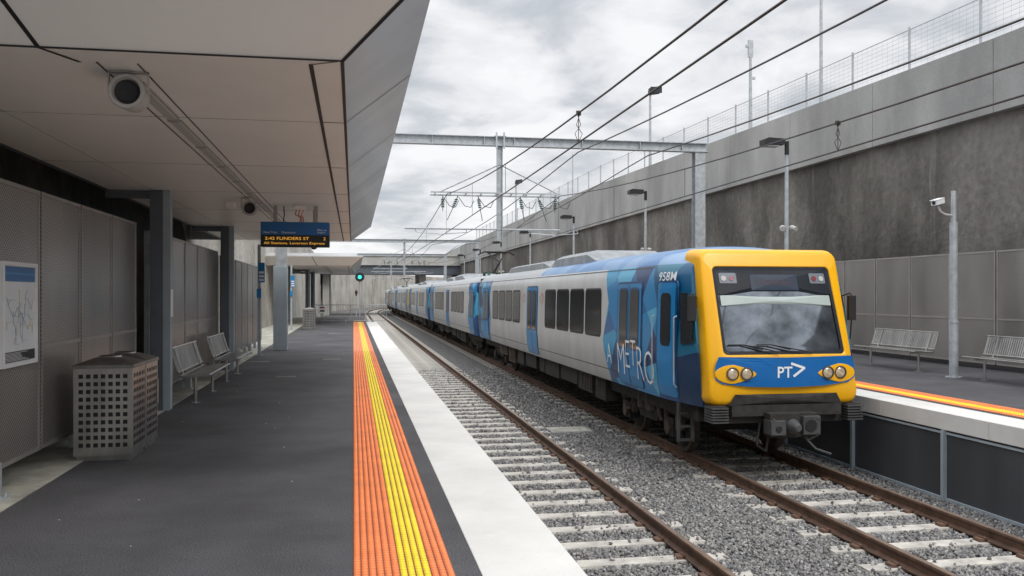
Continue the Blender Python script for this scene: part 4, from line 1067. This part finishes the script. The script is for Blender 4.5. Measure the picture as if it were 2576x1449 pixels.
for (u0,z0_,u1,z1_) in((.06,-1.065,.27,-1.135),(.27,-1.135,.10,-1.255)):
    d=Vector((u1-u0,z1_-z0_)).normalized(); nn=Vector((-d.y,d.x))*.019; d=d*.012
    mb.poly([PF(u0-d.x+nn.x,z0_-d.y+nn.y,-.030),PF(u1+d.x+nn.x,z1_+d.y+nn.y,-.030),PF(u1+d.x-nn.x,z1_+d.y-nn.y,-.030),PF(u0-d.x-nn.x,z0_-d.y-nn.y,-.030)],0)
mb.obj('logo_lettering',['whitep'],parent=car,local=True)
for pts in([(-.1,-.90),(-.42,-.82),(-.70,-.775)],[(.45,-.90),(.1,-.84),(-.25,-.775)]):
    mb=MB(); mb.tube([PF(u,z,-.01) for u,z in pts],.010,6)
    u,z=pts[-1]; mb.tube([PF(u-.22,z+.0,-.0),PF(u,z,-.0),PF(u+.32,z-.075,-.0)],.009,6)
    mb.obj('wiper',['black'],parent=car,local=True)
mb=MB()
fpatch(mb,[(-.84,-1.53),(.84,-1.53),(.94,-1.70),(-.94,-1.70)],-.016,0)
mb.box(-1.1,1.1,.12,1.2,-.30,CAMZ-1.69,0); mb.box(-.9,.9,.0,.3,-.18,CAMZ-1.695,0)
mb.tube([(.3,.1,-.5),(.45,-.05,-.70),(.62,-.2,-.76)],.018,6,1)
mb.tube([(-.4,.1,-.3),(-.5,0,-.62),(-.35,0,-.72),(-.25,.1,-.45)],.018,6,0)
mb.tube([(.5,.15,-.25),(.55,.05,-.5),(.38,.05,-.58),(.3,.12,-.4)],.016,6,0)
mb.obj('lower_apron',['dark','ladder'],parent=car,local=True)
for s in(-1,1):
    mb=MB()
    for k in range(6): mb.box(s*.98,s*1.24,-.06,.25,-.27+k*.042,-.248+k*.042,0)
    mb.box(s*1.0,s*1.22,-.02,.3,-.28,-.02,1)
    mb.obj('anti_climber',['ladder','dark'],parent=car,local=True)
mb=MB(); mb.box(-.2,.2,-.05,.4,-.52,-.25,0); mb.box(-.40,-.16,-.28,-.02,-.44,-.22,1); mb.box(.12,.40,-.28,-.02,-.44,-.16,1); mb.box(-.38,.38,-.20,0.0,-.48,-.12,0)
mb.cyl((-.02,-.22,-.32),(-.02,-.40,-.32),.12,.05,n=16,m=1); mb.cyl((.24,-.29,-.30),(.24,-.25,-.30),.10,n=16,m=2); mb.cyl((-.28,-.30,-.34),(-.28,-.27,-.34),.05,n=12,m=2)
for q in(-.36,.36): mb.cyl((q,-.295,-.2),(q,-.28,-.2),.02,n=8,m=1); mb.cyl((q,-.295,-.41),(q,-.28,-.41),.02,n=8,m=1)
mb.obj('coupler',['dark','ladder','black'],parent=car,local=True,bevel=.01)
mkdoor(.98,1.62,car,nose=True,single=True)
mb=MB(); spoly(mb,[(.42,-.75),(.80,-.80),(.84,.02),(.62,.02)],.016,0,True); mb.obj('cab_side_window',['glass'],parent=car,local=True)
for y in(.92,1.72):
    mb=MB(); x=-(sidex(-.8)*taper(y)+.06); mb.tube([(x+.05,y,CAMZ-.35),(x,y,CAMZ-.38),(x,y,CAMZ-1.45),(x+.05,y,CAMZ-1.5)],.012,6)
    mb.obj('grab_rail',['galv'],parent=car,local=True)
for s in(-1,1):
    mb=MB(); x=s*1.36
    mb.box(x-.06,x+.06,.42,.50,CAMZ-.42,CAMZ-.02); mb.tube([(s*1.22,.62,CAMZ-.05),(x,.5,CAMZ+.02),(x,.46,CAMZ-.02)],.014,6); mb.tube([(s*1.22,.62,CAMZ-.7),(x,.5,CAMZ-.72),(x,.46,CAMZ-.42)],.014,6)
    mb.obj('mirror',['black'],parent=car,local=True,bevel=.01)
mb=MB(); 
for s in(-1.36,-1.12): mb.box(s-.02,s+.02,1.0,1.06,-.72,-.08)
for k in range(3): mb.box(-1.36,-1.12,.98,1.08,-.70+.22*k,-.67+.22*k)
mb.obj('cab_step',['ladder'],parent=car,local=True)
def sidetext(mb,txt,y_start,w,z,h,m=0,o=.022,nose=False,bold=0,slant=0):
    v,f=text_mesh(txt,w,h,bold=bold); 
    mb.add([(-(sidex(z+a[1])*(taper(y_start-a[0]) if nose else 1)+o),y_start-a[0],CAMZ+z+a[1]) for a in v],f,m)
mb=MB(); sidetext(mb,'958M',1.62,.62,.22,.15,nose=True,bold=.01,o=.012); mb.obj('fleet_number',['whitep'],parent=car,local=True)
mb=MB(); sidetext(mb,'A',4.50,.30,-1.36,.38,o=.028,bold=-.012); 
for k,(ch,z,h,ww) in enumerate((('M',-1.50,.56,.42),('E',-1.36,.50,.26),('T',-1.30,.46,.30),('R',-1.52,.58,.36),('O',-1.56,.58,.46))):
    sidetext(mb,ch,[3.78,3.28,2.98,2.62,2.20][k],ww,z,h,m=0,o=.030,nose=True,bold=-.016)
mb.obj('operator_lettering',['whitep','visor'],parent=car,local=True)
for yy in(10.9,13.45):
    mb=MB(); sidetext(mb,'PT',yy+.25,.3,-.25,.2,m=1,o=.006)
    for (y0,z0_,y1,z1_) in((yy-.02,.02,yy-.32,-.08),(yy-.32,-.08,yy-.08,-.26)):
        d=Vector((y1-y0,z1_-z0_)).normalized(); nn=Vector((-d.y,d.x))*.022
        mb.poly([(-(sidex(zz)+.007),a,CAMZ+zz) for a,zz in((y0+nn.x,z0_+nn.y),(y1+nn.x,z1_+nn.y),(y1-nn.x,z1_-nn.y),(y0-nn.x,z0_-nn.y))],0)
    mb.obj('logo_lettering',['orangelogo','galv'],parent=car,local=True)
